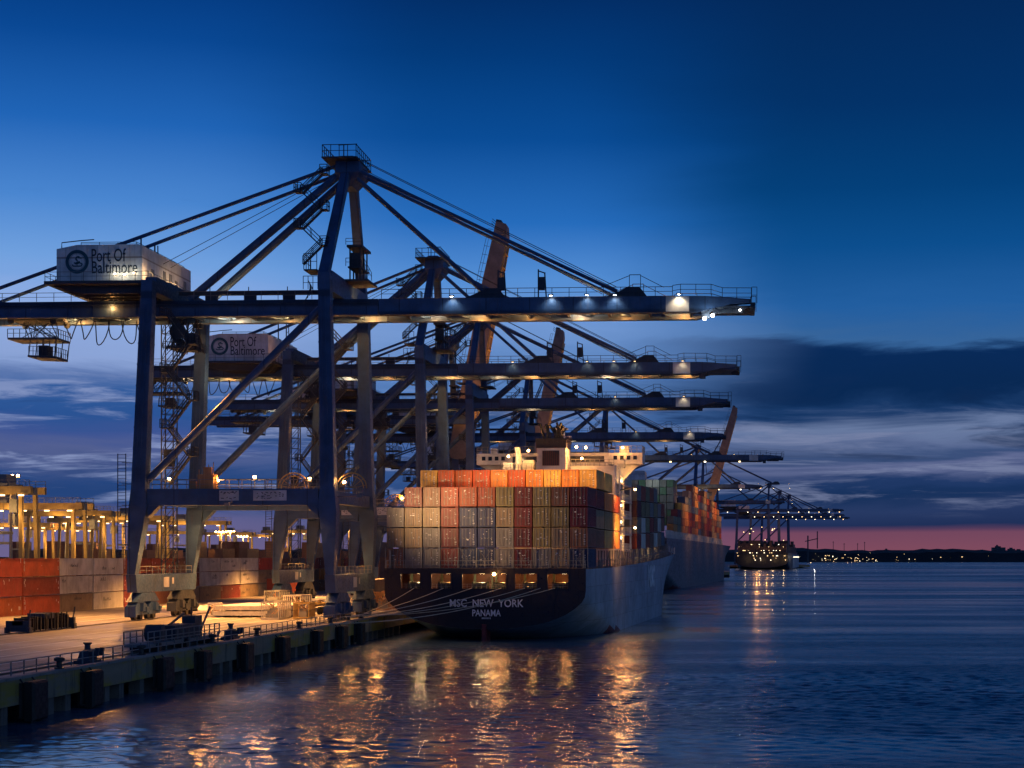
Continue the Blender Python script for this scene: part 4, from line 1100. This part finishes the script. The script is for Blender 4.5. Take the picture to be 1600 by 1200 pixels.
# ---- mooring lines from the stern openings to the quay
def w1(x, y, z): return Vector(S1)+Matrix.Rotation(-TH1, 3, 'Z') @ Vector((x,y,z))
lines = [((9.0,-.2,6.75),199,.9,'lowest and longest mooring line, from the right stern opening to the quay'),((5.2,-.2,6.75),197,.8,'bright mooring line from the fourth stern opening'),
         ((2.2,-.2,6.75),195,.7,'mooring line from the lit middle stern opening, right side of it'),((-1.6,-.2,6.75),199.5,.5,'mooring line from the left end of the middle stern opening'),
         ((-5.2,-.2,6.75),206.5,.35,'short mooring line from the second stern opening'),((7.2,-.2,6.75),176,1.3,'mooring line running farthest along the quay, to the left bollards'),
         ((-9.0,-.2,6.75),207,.25,'shortest mooring line, at the far left corner of the stern')]
for (lx, ly, lz), Yb, sag, lab in lines:
    a = w1(lx,ly,lz); e = Vector((XE-.35, Yb, ZQ+.75)); pts = [a.lerp(e, q/14)+Vector((0,0,-sag*(1-(2*q/14-1)**2))) for q in range(15)]
    b = MB(); b.tube(pts, .045, 6); o = b.build('mooring_line', M['rope']); tag(o, lab, 'rope', 'mooring lines at the stern')

# ---- second ship, farther along
def far_ship(label, S, th, L, B, D, sheer, hull_mat, bow=.78):
    t = thing('container_ship', label, 'ship', S, -th, None)
    rows = hull_sections(L, B, D, sheer, T0=60, rake=8, bow=bow)
    h = hull_mesh(rows).build('hull', [hull_mat, M['antifoul']], t, True)
    deck_mesh(rows, -.05).build('deck', M['deck'], t)
    b = MB(); N = len(rows[0]); o = len(b.v); pts = [(x,z) for x,y,z in rows[0]]; pts = pts+[(-x,z) for x, z in pts[::-1] if x > 0]
    b.v += [(x,-.02,z) for x, z in pts]; b.face(tuple(range(len(pts)))[::-1]); b.build('transom', hull_mat, t)
    return t, rows
C2p = WD(1060, 870, 556); sl = .131; TH2 = math.atan(sl)-PSI
fwd = Vector((math.sin(TH2), math.cos(TH2), 0)); rt = Vector((math.cos(TH2), -math.sin(TH2), 0))
L2, B2, D2 = 300.0, 25.0, 16.6
S2 = C2p-fwd*36-rt*B2/2; S2.z = 0
ship2, rows2 = far_ship('second container ship, tall dark bow showing beyond the near ship bow', S2, TH2, L2, B2, D2, -.9, M['ship_grey2'], .90)
PM2 = (S2, -TH2); zd2 = lambda y: D2-.9*(y/L2)**2
b = MB(); y = 2
while y < 235:
    b.beam((B2/2-.5,y,zd2(y)-.1),(B2/2-.5,y,zd2(y)+2.6),.3); y += 2.6
b.rail([(B2/2-.15,2,D2),(B2/2-.15,235,zd2(235))], 1.1, 2.6, .1); b.build('deck_stanchion', M['ship_white'], ship2)
b = MB(); b.tube([(0,262,zd2(262)),(0,262,zd2(262)+14)], .5, 8); b.build('foremast', W, ship2)
G2 = 'containers stacked on the second ship'
pal2 = ['rust red','brown','maroon','orange','grey','dark red','brown','steel blue','tan','orange red']
hts = [2,3,4,5,6,7,7,6,6,7,7,6,6,6,5,4]
for bay, nt_ in enumerate(hts):
    y = 24+bay*12.9; 
    for tier in range(nt_):
        c_ = rnd.choice(pal2); xo = B2/2-1.5 if y < 222 else B2/2-4
        container(c_, f'{c_} container on the second ship, {ORD[bay]} bay, {ORD[tier]} tier up', 12.19, PM2, (xo, y, zd2(y)+2.4+tier*2.6), 0, G2)
# its green-lit after stack, door ends towards us
gcol = ['grey','grey','white','green','grey','white','grey','green']
for k in range(8):
    for tier in range(4 if k < 6 else 1, 7):
        c_ = gcol[(k*3+tier*5) % 8]
        container(c_, f'{c_} container in the greenish stack beside the far crane, {ORD[6-tier]} row down, {ORD[k]} from left', 12.19, PM2, (B2/2-4.0-2.42*(7-k), 24+3*12.9-1.5-14, zd2(60)+2.4+tier*2.6), 1, G2)
light('POINT', w1(0,0,0)*0+S2+fwd*34+rt*3+Vector((0,0,37)), 1500, (.85,1,.80), None, .4)
for q, (yy, zz, e) in enumerate(((70,24,1500),(110,30,2200),(150,28,2200),(190,26,2200),(225,25,1500))):
    p = S2+fwd*yy+rt*(B2/2+17)+Vector((0,0,zz+6))
    light('SPOT', p, e*6.0, SODIUM, None, .3, p-rt*16+fwd*1.0-Vector((0,0,1.5)), 120, .8)

# ---- third ship, distant and lit
S3 = WD(1190, 870, 1400); S3.z = 0; TH3 = math.atan(.16)-PSI
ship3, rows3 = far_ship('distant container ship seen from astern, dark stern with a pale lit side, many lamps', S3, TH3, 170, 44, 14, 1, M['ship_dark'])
b = MB(); b.box(22.05,22.4,60,150,1,12.5); b.build('painted_lit_side', M['ship_grey'], ship3)  # paler slab on the dark hull stands in for its lamplit side
b = MB(); rr = random.Random(5)
for bay in range(8):
    for k in range(17):
        for tier in range(rr.randint(2,4)):
            x = -20.6+k*2.42; b.box(x,x+2.3,6+bay*18,18+bay*18,14.2+tier*2.6,16.7+tier*2.6)
o = b.build('container_stacks', [M['c brown']], None); o.location = S3; o.rotation_euler = (0,0,-TH3); tag(o, 'dark mass of containers stacked on the distant lit ship', 'containers', kind='stuff')
for k in range(46):
    x = rr.uniform(-21,21); z = rr.choice((8,9.5,11.5,12,14,16,19,21)); b = MB(); b.ball((x,-.8,z),rr.uniform(.2,.42),6); b.build('deck_lamp', M['g_far' if k % 3 else 'g_far2'], ship3)
for k in range(8): b = MB(); b.ball((22.9,65+k*11,10.5),.36,6); b.build('deck_lamp', M['g_far2'], ship3)
for x in (-14,-2,9,18): light('POINT', S3+Vector((x,-14,9)), 700, WARM, None, .5)
light('POINT', S3+Vector((48,70,9)), 800, (1,.9,.75), None, .5)
# ------------------------------------------------------------------ yard: container row behind the landside rail
GY1 = 'containers in the yard row behind the cranes'
ycol = [['orange red','rust red','orange red'],['orange red','rust red','orange red'],['white','white','tan'],['white','white','white'],['rust red','dark red','dark red'],
        ['orange red','rust red','brown'],['brown','rust red','tan'],['white','white','tan'],['white','white','dark red'],['white','white','tan'],['rust red','tan','grey'],['brown','grey','tan'],
        ['grey','rust red','brown'],['orange red','tan','grey'],['rust red','orange','brown'],['orange','brown','tan'],['rust red','tan','brown'],['orange red','grey','tan']]
PMY = (Vector((-95.0-1.2, 0, ZQ)), 0)
YB = [206.6+12.5*k for k in range(18)]
for i, y in enumerate(YB):
    for tier in range(3):
        c_ = ycol[i][2-tier]
        container(c_, f'{c_} container in the yard row, {ORD[i]} stack from the left, {["ground","middle","top"][tier]} tier', 12.19, PMY, (rnd.uniform(-.06,.06), y+rnd.uniform(-.05,.05), .02+tier*2.6), 0, GY1)
        (side_marks if c_ in ('white','tan','grey') else light_marks)(COL.objects[-1], 12.19, i*7+tier)
# far dark stacks: one mass
b = MB(); rr = random.Random(21)
for k in range(150):
    y = rr.uniform(480, 900); x = rr.uniform(-330,-105); hN = rr.randint(2,5); b.box(x,x+2.4,y,y+12.2,ZQ,ZQ+2.6*hN)
tag(b.build('container_stacks', M['c brown']), 'low dark mass of far container stacks behind the yard cranes', 'containers', kind='stuff')

# ------------------------------------------------------------------ rubber tyred yard cranes
def yard_crane(label, px, d, span=20.0, hgt=19.0, tower=True, seed=0, leg_px=None, pw=1.0):
    """px = picture column of its waterside leg"""
    p = WD(px, 870, d); t = thing('yard_crane', label, 'crane', (p.x, p.y, ZQ), 0, 'yellow yard cranes')
    Yl = M['yellow']; r_ = random.Random(seed)
    for x in (0, -span):
        for s in (-1, 1):
            b = MB(); b.loft([ringx((x,s*3.4,1.5),1.2,1.2), ringx((x-.1,s*3.4,3.4),.7,.8), ringx((x-.35*(1 if x == 0 else -1),s*3.0,hgt-1.3),.65,.75)])
            b.build('leg', Yl, t)
            for q in (-1, 1):
                b = MB(); b.cyl((x,s*3.4+q*1.1,.75),(1,0,0),.75,.7,14); b.build('wheel', M['tyre'], t)
        b = MB(); b.box(x-.6,x+.6,-5.4,5.4,1.0,1.9); b.box(x-1.4,x-.61,-2,1.6,1.2,2.9); b.build('sill_beam', Yl, t)
    for s in (-1, 1):
        b = MB(); b.box(-span-3.5,1.6,s*3.0-.45,s*3.0+.45,hgt-1.3,hgt); g = b.build('girder', Yl, t)
        b = MB(); b.rail([(-span-3,s*3.5,hgt),(1.4,s*3.5,hgt)], 1.1, 1.8, .08); b.build('walkway_railing', M['galv'], g)
    b = MB(); xt = -r_.uniform(4,span-5); b.box(xt-2.2,xt+2.2,-3.4,3.4,hgt+.05,hgt+.5); b.box(xt-1.5,xt+1.5,-2,2,hgt+.5,hgt+2.2); b.box(xt+1.6,xt+3.0,-1.2,1.2,hgt-4.6,hgt-2.2); b.beam((xt+2.3,0,hgt-2.2),(xt+2.3,0,hgt),.3)
    for sy in (-1,1): b.tube([(xt-.6,sy*1.5,hgt),(xt-.6,sy*1.5,hgt-8)], .05, 4)
    b.box(xt-1.7,xt+.5,-3,3,hgt-8.5,hgt-8); b.build('trolley', M['galv'], t)
    b = MB(); b.box(.6,1.8,-2.4,-1,hgt-1.5,hgt-.2); b.box(-span-3,-span-1,-2.4,2.4,hgt,hgt+1.6); b.build('equipment_box', M['galv'], t)
    for k in range(5):
        x = -span+2+k*(span/4.6); b = MB(); b.box(x-.5,x+.5,-3.75,-3.56,hgt-1.75,hgt-1.5); b.build('floodlight', M['g_far'], t)
    light('POINT', (-2.5,-5.0,hgt-5), 1300*pw, (1,.55,.16), t, .3); light('POINT', (-span*.6,-5.2,hgt-3), 1300*pw, (1,.55,.16), t, .3); light('POINT', (3.0,-3,hgt-8), 1000*pw, (1,.55,.16), t, .3)
    return t
yard_crane('tallest yellow yard crane at the left edge, railed platform on top', 47, 300, 16, 20.5, seed=1)
yard_crane('yellow yard crane with a long olive girder, clear legs over the white containers', 126, 345, 22, 19.0, seed=2)
yard_crane('yellow yard crane just left of the nearest crane landside leg, behind the olive girder crane', 172, 420, 20, 19.5, seed=3)
yard_crane('small yellow yard crane partly hidden behind the nearest crane leg', 200, 500, 20, 19.5, seed=4)
yard_crane('yellow yard crane seen between the nearest crane landside legs', 258, 470, 20, 19.5, seed=5)
yard_crane('pale yard crane right of the far landside leg of the nearest crane', 350, 560, 22, 20, seed=6)
yard_crane('far yellow yard crane in the gap under the second portal beam', 497, 760, 22, 20, seed=7)
yard_crane('far yellow yard crane just left of the ship stern stack', 610, 700, 22, 20, seed=8)
yard_crane('low amber yard crane far behind the olive girder one, at the left', 78, 520, 20, 18.5, seed=9)
yard_crane('dim amber yard crane far behind, between two brighter ones at left', 148, 610, 20, 19, seed=10)
yard_crane('tiny amber yard crane low between the nearest crane legs', 300, 720, 20, 19, seed=11)
yard_crane('tiny amber yard crane left of the second crane landside leg', 392, 820, 22, 20, seed=12)
yard_crane('tiny far yard crane under the second crane portal beam', 452, 900, 22, 20, seed=13)
# light masts
def light_mast(label, px, d, z, e, n=4, col=SODIUM):
    p = WD(px, 870, d); t = thing('light_mast', label, 'light mast', (p.x, p.y, ZQ), 0, 'floodlight masts in the yard')
    b = MB(); b.loft([[(r*math.cos(a*math.pi/4), r*math.sin(a*math.pi/4), zz) for a in range(8)] for r, zz in ((.42,0),(.3,z*.5),(.16,z))]); b.build('pole', M['galv'], t)
    b = MB(); b.box(-1.8,1.8,-.12,.12,z-.1,z+.1); b.box(-.12,.12,-1.4,1.4,z+.1,z+.3); b.build('cross_arm', M['galv'], t)
    for k in range(n):
        x = -1.6+3.2*k/max(1, n-1); b = MB(); b.box(x-.3,x+.3,-.5,.1,z+.1,z+.4); f = b.build('floodlight', M['galv'], t)
        b = MB(); b.box(x-.26,x+.26,-.56,-.51,z+.05,z+.38); b.build('lens', M['g_sod'], f)
    if e: light('POINT', (0,-1.0,z-.3), e, col, t, .5)
light_mast('light mast with the brightest lamp at the far left, above the tall yard crane', 17, 318, 23.2, 9000)
light_mast('slim light mast with starry lamp right of the far landside leg', 360, 640, 17.5, 6000)
light_mast('light mast between the nearest crane legs and the second crane', 346, 520, 15.5, 5000)
light_mast('short light mast standing left of the second crane landside leg', 380, 600, 15, 4000)
light_mast('light mast in the dark gap at the left edge of the yard', 103, 520, 19, 4000)
light_mast('light mast behind the second portal beam, beside the near waterside leg', 545, 560, 17, 6000)

# ------------------------------------------------------------------ quay vehicles and gear
def trailer_set(label, x, y, rz, load=None, lab2=None):
    t = thing('terminal_tractor', label, 'truck', (x, y, ZQ+.005), rz, 'terminal tractors on the quay')
    T = M['tractor']
    b = MB(); b.box(-.9,.9,0,5.0,.75,1.05); b.build('chassis', M['wheel'], t)
    b = MB(); b.loft([[(-1.15,3.4,1.06),(.35,3.4,1.06),(.35,5.0,1.06),(-1.15,5.0,1.06)], [(-1.15,3.4,2.0),(.35,3.4,2.0),(.35,5.0,2.0),(-1.15,5.0,2.0)], [(-1.05,3.45,3.0),(.25,3.45,3.0),(.25,4.7,3.0),(-1.05,4.7,3.0)]]); cab = b.build('cab', T, t)
    b = MB(); b.box(.31,.37,3.7,4.7,2.0,2.75); b.box(-1.0,.2,3.36,3.41,2.0,2.8); b.build('window', M['glass'], cab)
    b = MB(); b.box(.45,1.15,3.5,4.9,1.06,1.7); b.build('bonnet', T, t)
    wm = MB(); wm.cyl((0,0,0),(1,0,0),.52,.34,14); wme = wm.mesh('wheel', M['tyre'])
    for xx in (-.95,.95):
        for yy in (.7,4.2): link('wheel', wme, t, (xx,yy,.52))
    for xx in (-.7,.2):
        b = MB(); b.box(xx,xx+.22,5.0,5.05,1.1,1.3); b.build('headlight', M['g_warm'], t)
    u = thing('container_trailer', lab2, 'trailer', (x+math.sin(rz)*12.2, y-math.cos(rz)*12.2, ZQ+.005), rz, 'skeletal trailers on the quay')
    b = MB(); b.box(-.55,-.35,0,13,1.1,1.4); b.box(.35,.55,0,13,1.1,1.4)
    for yy in (0,3,6,9,12.6): b.box(-1.2,1.2,yy,yy+.3,1.4,1.55)
    b.box(-1.2,-1.05,0,1,1.55,2.0); b.box(1.05,1.2,0,1,1.55,2.0)
    b.build('frame', M['yellow'], u)
    for xx in (-.95,.95):
        for yy in (1.0,2.2): link('wheel', wme, u, (xx,yy,.52))
    b = MB(); b.beam((-.5,9.5,1.1),(-.5,9.5,.1),.16); b.beam((.5,9.5,1.1),(.5,9.5,.1),.16); b.build('landing_leg', M['wheel'], u)
trailer_set('white terminal tractor parked under the nearest crane, left of the waterside wheels', -57.0, 236, 0, None, 'empty yellow trailer behind the white tractor under the nearest crane')
trailer_set('second tractor farther off under the second crane', -61.5, 292, 0, None, 'empty trailer hitched to the farther tractor')
trailer_set('tractor on the inner lane beside the yard containers', -80, 300, 0, None, 'empty trailer on the inner lane by the yard row')
container('orange red', 'orange red container loaded on the trailer beside the yard row', 12.19, (Vector((-80,287.9,ZQ)),0), (0,0,1.6), 0, GY1)
container('tan', 'tan container loaded on the trailer under the second crane', 12.19, (Vector((-61.5,279.9,ZQ)),0), (0,0,1.6), 0, GY1)
# hatch covers laid on the quay, with lashing gear cages on top
t = thing('hatch_cover_stack', 'stack of pale ship hatch covers lying on the quay under the nearest crane', 'hatch covers', (-62.0, 205, ZQ))
for k in range(2):
    b = MB(); b.box(-5.2+.3*k,5.0-.2*k,8,24-.5*k,.25+k*.72,.25+k*.72+.55)
    for q in range(9): b.box(-5.1+q*1.2,-4.95+q*1.2,7.9,7.99,.2+k*.72,.85+k*.72)
    b.build('hatch_cover', M['ship_white'], t)
b = MB()
for q in range(5): b.beam((-4+q*2,9,0),(-4+q*2,23,0.0),.3,.46)
b.build('timber', M['pile'], t)
def cage(label, x, y, rz, s=1.0, col='tractor', z=0.0):
    t = thing('lashing_cage', label, 'cage', (x, y, ZQ+z), rz, 'lashing gear cages on the quay')
    b = MB(); L_, W_, H_ = 5.8*s, 2.3*s, 2.2*s
    b.box(-W_/2,W_/2,0,L_,.0,.25)
    for xx in (-W_/2+.08, W_/2-.08):
        for k in range(7): b.beam((xx,.1+k*(L_-.2)/6,.25),(xx,.1+k*(L_-.2)/6,H_),.13)
        b.beam((xx,.1,H_),(xx,L_-.1,H_),.15); b.beam((xx,.1,H_*.55),(xx,L_-.1,H_*.55),.1)
    for yy in (.1, L_-.1): b.beam((-W_/2,yy,H_),(W_/2,yy,H_),.15)
    b.build('frame', M[col], t)
    b = MB(); rr = random.Random(int(x*7+y))
    for k in range(9): b.box(-W_/2+.3+rr.uniform(0,.5),W_/2-.4,.4+k*L_/10,.4+k*L_/10+.35,.25,.25+rr.uniform(.3,1.2)*s)
    b.build('bin', M['galv'], t)
    b = MB()
    for k in range(16): b.beam((rr.uniform(-W_/2+.2,W_/2-.2),rr.uniform(.3,L_-.3),.4),(rr.uniform(-W_/2+.2,W_/2-.2),rr.uniform(.3,L_-.3),H_*rr.uniform(.5,1.05)),.06)
    b.build('lashing_rods', M['orange_kit'], t)
cage('pale lashing cage left of the waterside wheels of the nearest crane', -57.5, 205.5, 0, 1.0)
cage('yellow lashing cage between the hatch covers and the crane wheels', -54.2, 208, .1, .9, 'yellow')
cage('white lashing cage standing on the quay beyond the hatch covers', -61.5, 231, 0, 1.1, 'ship_white')
cage('low pale cage at the left end of the hatch covers', -67.2, 214, .3, .8, 'ship_white')
cage('lashing cage right behind the near waterside wheels', -53.0, 221, 0, 1.1)
cage('orange lashing cage farther up the quay by the ship side', -51.5, 243, 0, 1.2, 'orange_kit')
cage('small dark cage by the second crane landside wheels', -73, 262, 0, 1.1, 'galv')
# spreader parked at the left
t = thing('parked_spreader', 'low dark container spreader resting on the quay at the left edge', 'spreader', (-73.5, 168, ZQ))
b = MB(); b.box(-.55,.55,0,12.2,.8,1.3); b.box(-.9,.9,4.5,7.5,1.3,1.9); b.build('spreader_beam', M['crane_dark'], t)
for y in (0, 11.7):
    b = MB(); b.box(-1.25,1.25,y,y+.5,.15,1.25); b.box(-1.35,-1.0,y-.1,y+.6,0,.6); b.box(1.0,1.35,y-.1,y+.6,0,.6); b.beam((1.1,y+.2,1.2),(1.3,y+.2,2.4),.12); b.build('end_beam', M['crane_dark'], t)
b = MB(); rr = random.Random(4)
for k in range(12): b.box(-.8,.9,.9+k*.9,1.3+k*.9,.2,rr.uniform(1.4,2.0))
for k in range(8): b.beam((1.0,.6+k*1.4,.1),(1.0,.6+k*1.4,1.9),.1)
b.build('hydraulic_unit', M['rubber'], t)
# gear on the quay edge: cable trench machine, gangway, bollard hooks
t = thing('gangway', 'long low gangway and winch frame lying along the quay edge, left of the crane wheels', 'gangway', (XE-2.6, 133, ZQ))
b = MB(); b.box(-1.0,1.0,0,19,.5,.75); b.rail([(1.0,0,.75),(1.0,19,.75)], 1.0, 1.5, .09); b.rail([(-1.0,0,.75),(-1.0,19,.75)], 1.0, 1.5, .09); b.build('walkway', M['galv'], t)
for y in (2,9,16): b = MB(); b.box(-1.1,1.1,y,y+.6,0,.5); b.cyl((1.1,y+.3,.4),(1,0,0),.4,.25,12); b.cyl((-1.1,y+.3,.4),(1,0,0),.4,.25,12); b.build('wheel_frame', M['wheel'], t)
b = MB(); b.box(-.9,.9,7,12.5,.76,2.0); b.box(-.7,.5,13.5,15.5,.76,2.6); b.cyl((0,4.5,1.5),(1,0,0),.7,1.4,14); b.beam((0,16,.76),(.3,18.5,3.3),.14); b.beam((0,8,2.0),(0,12,2.9),.16); b.beam((0,14,2.6),(0,14,3.4),.1); b.build('winch', M['crane_dark'], t)
for i, (y, lb) in enumerate(((156.5,'dark mooring hook unit with capstan on the quay edge, above the fenders'),(121,'low dark hook unit near the left end of the edge railing'))):
    t = thing('mooring_hook', lb, 'mooring gear', (XE-1.9, y, ZQ), 0, 'mooring hook units on the quay edge'); t.scale = (.78,.78,.72)
    b = MB(); b.box(-.8,.8,-1.4,1.4,0,.35); b.loft([[(-.6,-1.1,.35),(.6,-1.1,.35),(.6,1.1,.35),(-.6,1.1,.35)], [(-.4,-.8,1.3),(.4,-.8,1.3),(.4,.8,1.3),(-.4,.8,1.3)]]); b.build('base', M['crane_dark'], t)
    b = MB()
    for s in (-.6,.6): b.box(.2,1.3,s-.18,s+.18,.8,1.25); b.box(1.0,1.35,s-.18,s+.18,1.25,1.6)
    b.build('hook', M['crane_dark'], t)
    b = MB(); b.loft([[(r*math.cos(a*math.pi/6), r*math.sin(a*math.pi/6), z) for a in range(12)] for r, z in ((.45,1.3),(.28,1.5),(.26,1.9),(.42,2.05),(.4,2.15))]); b.build('capstan', M['crane_dark'], t)
# downward floods over the quay, no fixtures: at crane portals and between cranes
for (x, y, z, e, c_) in ((-66,199.2,16.8,9000,SODIUM),(-53,199.2,16.8,4500,SODIUM),(-60,221.5,13.2,5500,SODIUM),(-70,226,13.2,9000,SODIUM),(-62,252,16,26000,SODIUM),(-74,252,14,20000,SODIUM),(-62,300,14,26000,SODIUM),(-62,345,14,26000,SODIUM),(-60,400,14,26000,SODIUM),(-84,262,12,22000,SODIUM),(-84,320,12,26000,SODIUM)):
    light('SPOT', (x,y,z), e*1.7, c_, None, .3, (x+.01,y,0), 150, .7)
# bright lamps standing on the near crane's portal beam
for par, x, y, z, e in ((cr1,-14.2,-10.3,17.0,900),(cr1,-9.6,-10.3,17.4,700),(cr1,-3.0,-9.4,17.2,240),(cr1,-20.5,-9.6,17.2,200),(cr1,1.2,-9.0,16.8,220),(cr2,-13,-10.3,17.0,900),(cr2,-4,-9.4,17.2,700)):
    b = MB(); b.beam((x,y,z-.9),(x,y,z-.1),.1); b.box(x-.25,x+.25,y-.2,y+.2,z-.1,z+.08); f = b.build('portal_lamp', M['galv'], par)
    b = MB(); b.ball((x,y-.05,z+.28),.22,8); b.build('lens', M['g_sod'], f)
    light('POINT', (x,y-.3,z+.5), e*.8, SODIUM, par, .25)
# lamps on the sill beams light the lower legs
for par, x, y, z, e in ((cr1,-21.5,2,6.8,400),(cr1,-22.0,8,10.5,600),(cr1,2.2,5,7.2,350),(cr1,-2.5,9.4,7,350),(cr2,-22,3,7,700),(cr2,2.2,2,7,500)):
    light('POINT', (x,y,z), e, SODIUM, par, .25)
# wash lamps high in the crane: underside of the machine house, latch tower
for par, x, y, z, e, c_ in ((cr1,-30,-4,39.6,260,SODIUM),(cr1,-22.2,0,43.2,180,WARM),(cr1,-23.3,-8.6,43.0,90,WARM),(cr1,-20.2,9.5,32,420,WARM),(cr2,-30,-4,39.6,260,SODIUM),(cr2,-23,-8.5,43.0,120,SODIUM),(cr2,-19,5,30,350,SODIUM),(cr2,3,9,30,420,WARM),(cr3,-19,4,30,350,SODIUM)):
    light('POINT', (x,y,z), e, c_, par, .2)
for k, (x, z) in enumerate(((-27.4,42.9),(-26.2,42.8),(-25.0,43.0))):
    b = MB(); b.ball((x,-9.5,z),.13,6); b.build('house_lamp', M['g_warm'], cr1); light('POINT', (x,-9.9,z+.1), 22, (.95,1,.8), cr1, .1)
# raised booms: lit from the quay side
for par, e in ((rc1,52000),(rc2,42000)):
    light('SPOT', (30,-3,30), e, SODIUM, par, .4, (9,0,62), 80, .9); light('SPOT', (8,-24,32), e*.30, SODIUM, par, .4, (8,0,60), 90, .9)
light('SPOT', (20,945,20), 45000, SODIUM, None, .5, (-8,962,60), 80, .9)
light('POINT', (-16,930,40), 8000, SODIUM, None, .5)
for x, y, z in ((25,1535,44),(38,1700,44),(-15,870,40),(-40,612,38)): light('POINT', (x,y,z), 9000, SODIUM, None, .6)
# lamps along the far crane booms and gantries
for par, n, x0, x1, z in ((cr8,12,-30,50,38.0),(cr9,10,-20,48,38.0),(cr10,8,-10,46,38.0),(cr5,4,10,44,38.2),(cr6,5,-20,20,38.0)):
    for k in range(n):
        b = MB(); x = x0+(x1-x0)*k/(n-1); b.ball((x,-3.8,z),.36,6); b.build('floodlight', M['g_far' if k % 2 else 'g_far2'], par)
for par in (cr8, cr9):
    for k in range(16):
        b = MB(); b.ball((rnd.uniform(-26,4),rnd.uniform(-12,-11.5),rnd.uniform(6,30)),.36,6); b.build('floodlight', M['g_far'], par)
# ------------------------------------------------------------------ far shore
b = MB(); rr = random.Random(11); n = 260; x0, x1 = -1500, 2600
o = 0
for k in range(n+1):
    x = x0+(x1-x0)*k/n; z = 27+2*math.sin(k*.09)+2*math.sin(k*.31+1)+rr.uniform(-1.2,1.8)
    b.v += [(x,3420,-.5),(x,3450,z*.75),(x,3560,z),(x,3900,z*.8)]
for k in range(n):
    for j in range(3): b.face((k*4+j,(k+1)*4+j,(k+1)*4+j+1,k*4+j+1))
tag(b.build('far_shore', M['land']), kind='structure')
for i, (px, w_, h_, lb) in enumerate(((1560,28,25,'widest dark block on the far shore at the right edge'),(1580,14,22,'narrow dark block beside the widest one on the far shore'),(1592,18,19,'low dark block at the extreme right of the far shore'),
        (1385,10,20,'lone slim dark block on the middle of the far shore'),(1490,16,18,'squat dark block on the far shore left of the slim towers'),(1558,7,28,'slim dark tower rising over the far right shore'))):
    p = WD(px, 870, 3600); t = thing('building', lb, 'building', (p.x, p.y, 14), 0, 'buildings on the far shore')
    b = MB(); b.box(-w_/2,w_/2,-8,8,-8,h_-8); b.build('wall', M['bldg'], t)
    b = MB(); b.box(-w_/4,w_/6,-4,4,h_-8,h_-5.5); b.build('roof', M['bldg'], t)
for i, (px, h_, lb) in enumerate(((1302,38,'thin far mast nearest to the lit ship'),(1319,34,'second far mast, right of the mast nearest the lit ship'),(1340,34,'third thin mast on the far shore'),(1351,37,'fourth thin mast on the far shore'))):
    p = WD(px, 870, 3480); t = thing('mast', lb, 'mast', (p.x, p.y, 10), 0, 'masts on the far shore')
    b = MB(); b.tube([(0,0,-5),(0,0,h_-5)], .6, 5); b.build('pole', M['bldg'], t); b = MB(); b.box(-1.6,1.6,-.5,.5,h_-7,h_-6.2); b.build('cross_arm', M['bldg'], t)
# shore jib crane beyond the lit ship
p = WD(1268, 870, 2300); t = thing('harbour_crane', 'small dark jib crane on the shore just right of the distant lit ship', 'crane', (p.x, p.y, 2))
b = MB(); b.tube([(-5,0,0),(-5,0,38)], 1.0, 6); b.build('tower', M['bldg'], t); b = MB(); b.beam((-9,0,30),(9,0,34),1.2); b.beam((8,0,20),(8,0,44),1.4); b.build('jib', M['bldg'], t)
b = MB()
for k in range(80):
    px = rr.uniform(1262, 1640) if k > 42 else 1262+110*rr.random()**1.5; d = 3400 if k > 42 else rr.uniform(2000,3400)
    z = rr.uniform(1.5,10) if rr.random() < .8 else rr.uniform(10,17); p = WD(px, 870, d); b.cur = 0 if rr.random() < .75 else 1
    b.ball((p.x,p.y,z),rr.uniform(.25,.75)*(d/3400)*(1.4 if k % 9 == 0 else 1),6)
tag(b.build('shore_lights', [M['g_far'],M['g_far2']]), 'scattered small town lights along the far dark shore', 'lights', kind='stuff')

# high floods under the near crane: quay under the back reach, and the ship's crowning row under the boom
for x, e, tx, ty, tz, ang in ((-44,52000,-40,-6,0,110),(-29,46000,-27,-18,0,100),(-16,13000,-12,-4,0,80),(-9,5000,-6,-4,0,70)):
    light('SPOT', (x,3.6,37.8), e*2.5, SODIUM, cr1, .3, (tx,ty,tz), ang, .9)
for x, e, tx in ((18.5-4.2,12000,18),(25-4.2,14000,24.5),(31-4.2,12000,31)):
    light('SPOT', (x+4.2,-2.1,38.2), e*3, SODIUM, cr1, .3, (tx,8,19.0), 62, .7)

for z, e, tgt in ((16.0,26000,(30,3,16)),(15.2,18000,(15,2,15))):
    b = MB(); b.beam((.9,-11.2,z),(3.9,-12.6,z),.14); b.box(3.7,4.3,-12.9,-12.4,z-.15,z+.2); b.build('floodlight', M['galv'], cr1)  # bracket and flood added to brighten the stern stack
    light('SPOT', (4.5,-12.9,z), e*.72, (1,.58,.25), cr1, .25, tgt, 78, 1.0)
b = MB(); b.beam((-12,-11.6,14.6),(-12,-13.6,14.3),.14); b.box(-12.3,-11.7,-13.9,-13.5,14.1,14.4); b.build('floodlight', M['galv'], cr1)  # another added bracket and flood, brightens the quay in front of the beam
light('SPOT', (-12,-13.9,14.0), 12000, SODIUM, cr1, .3, (-16,-22,0), 115, .8)

print('containers', NC[0])
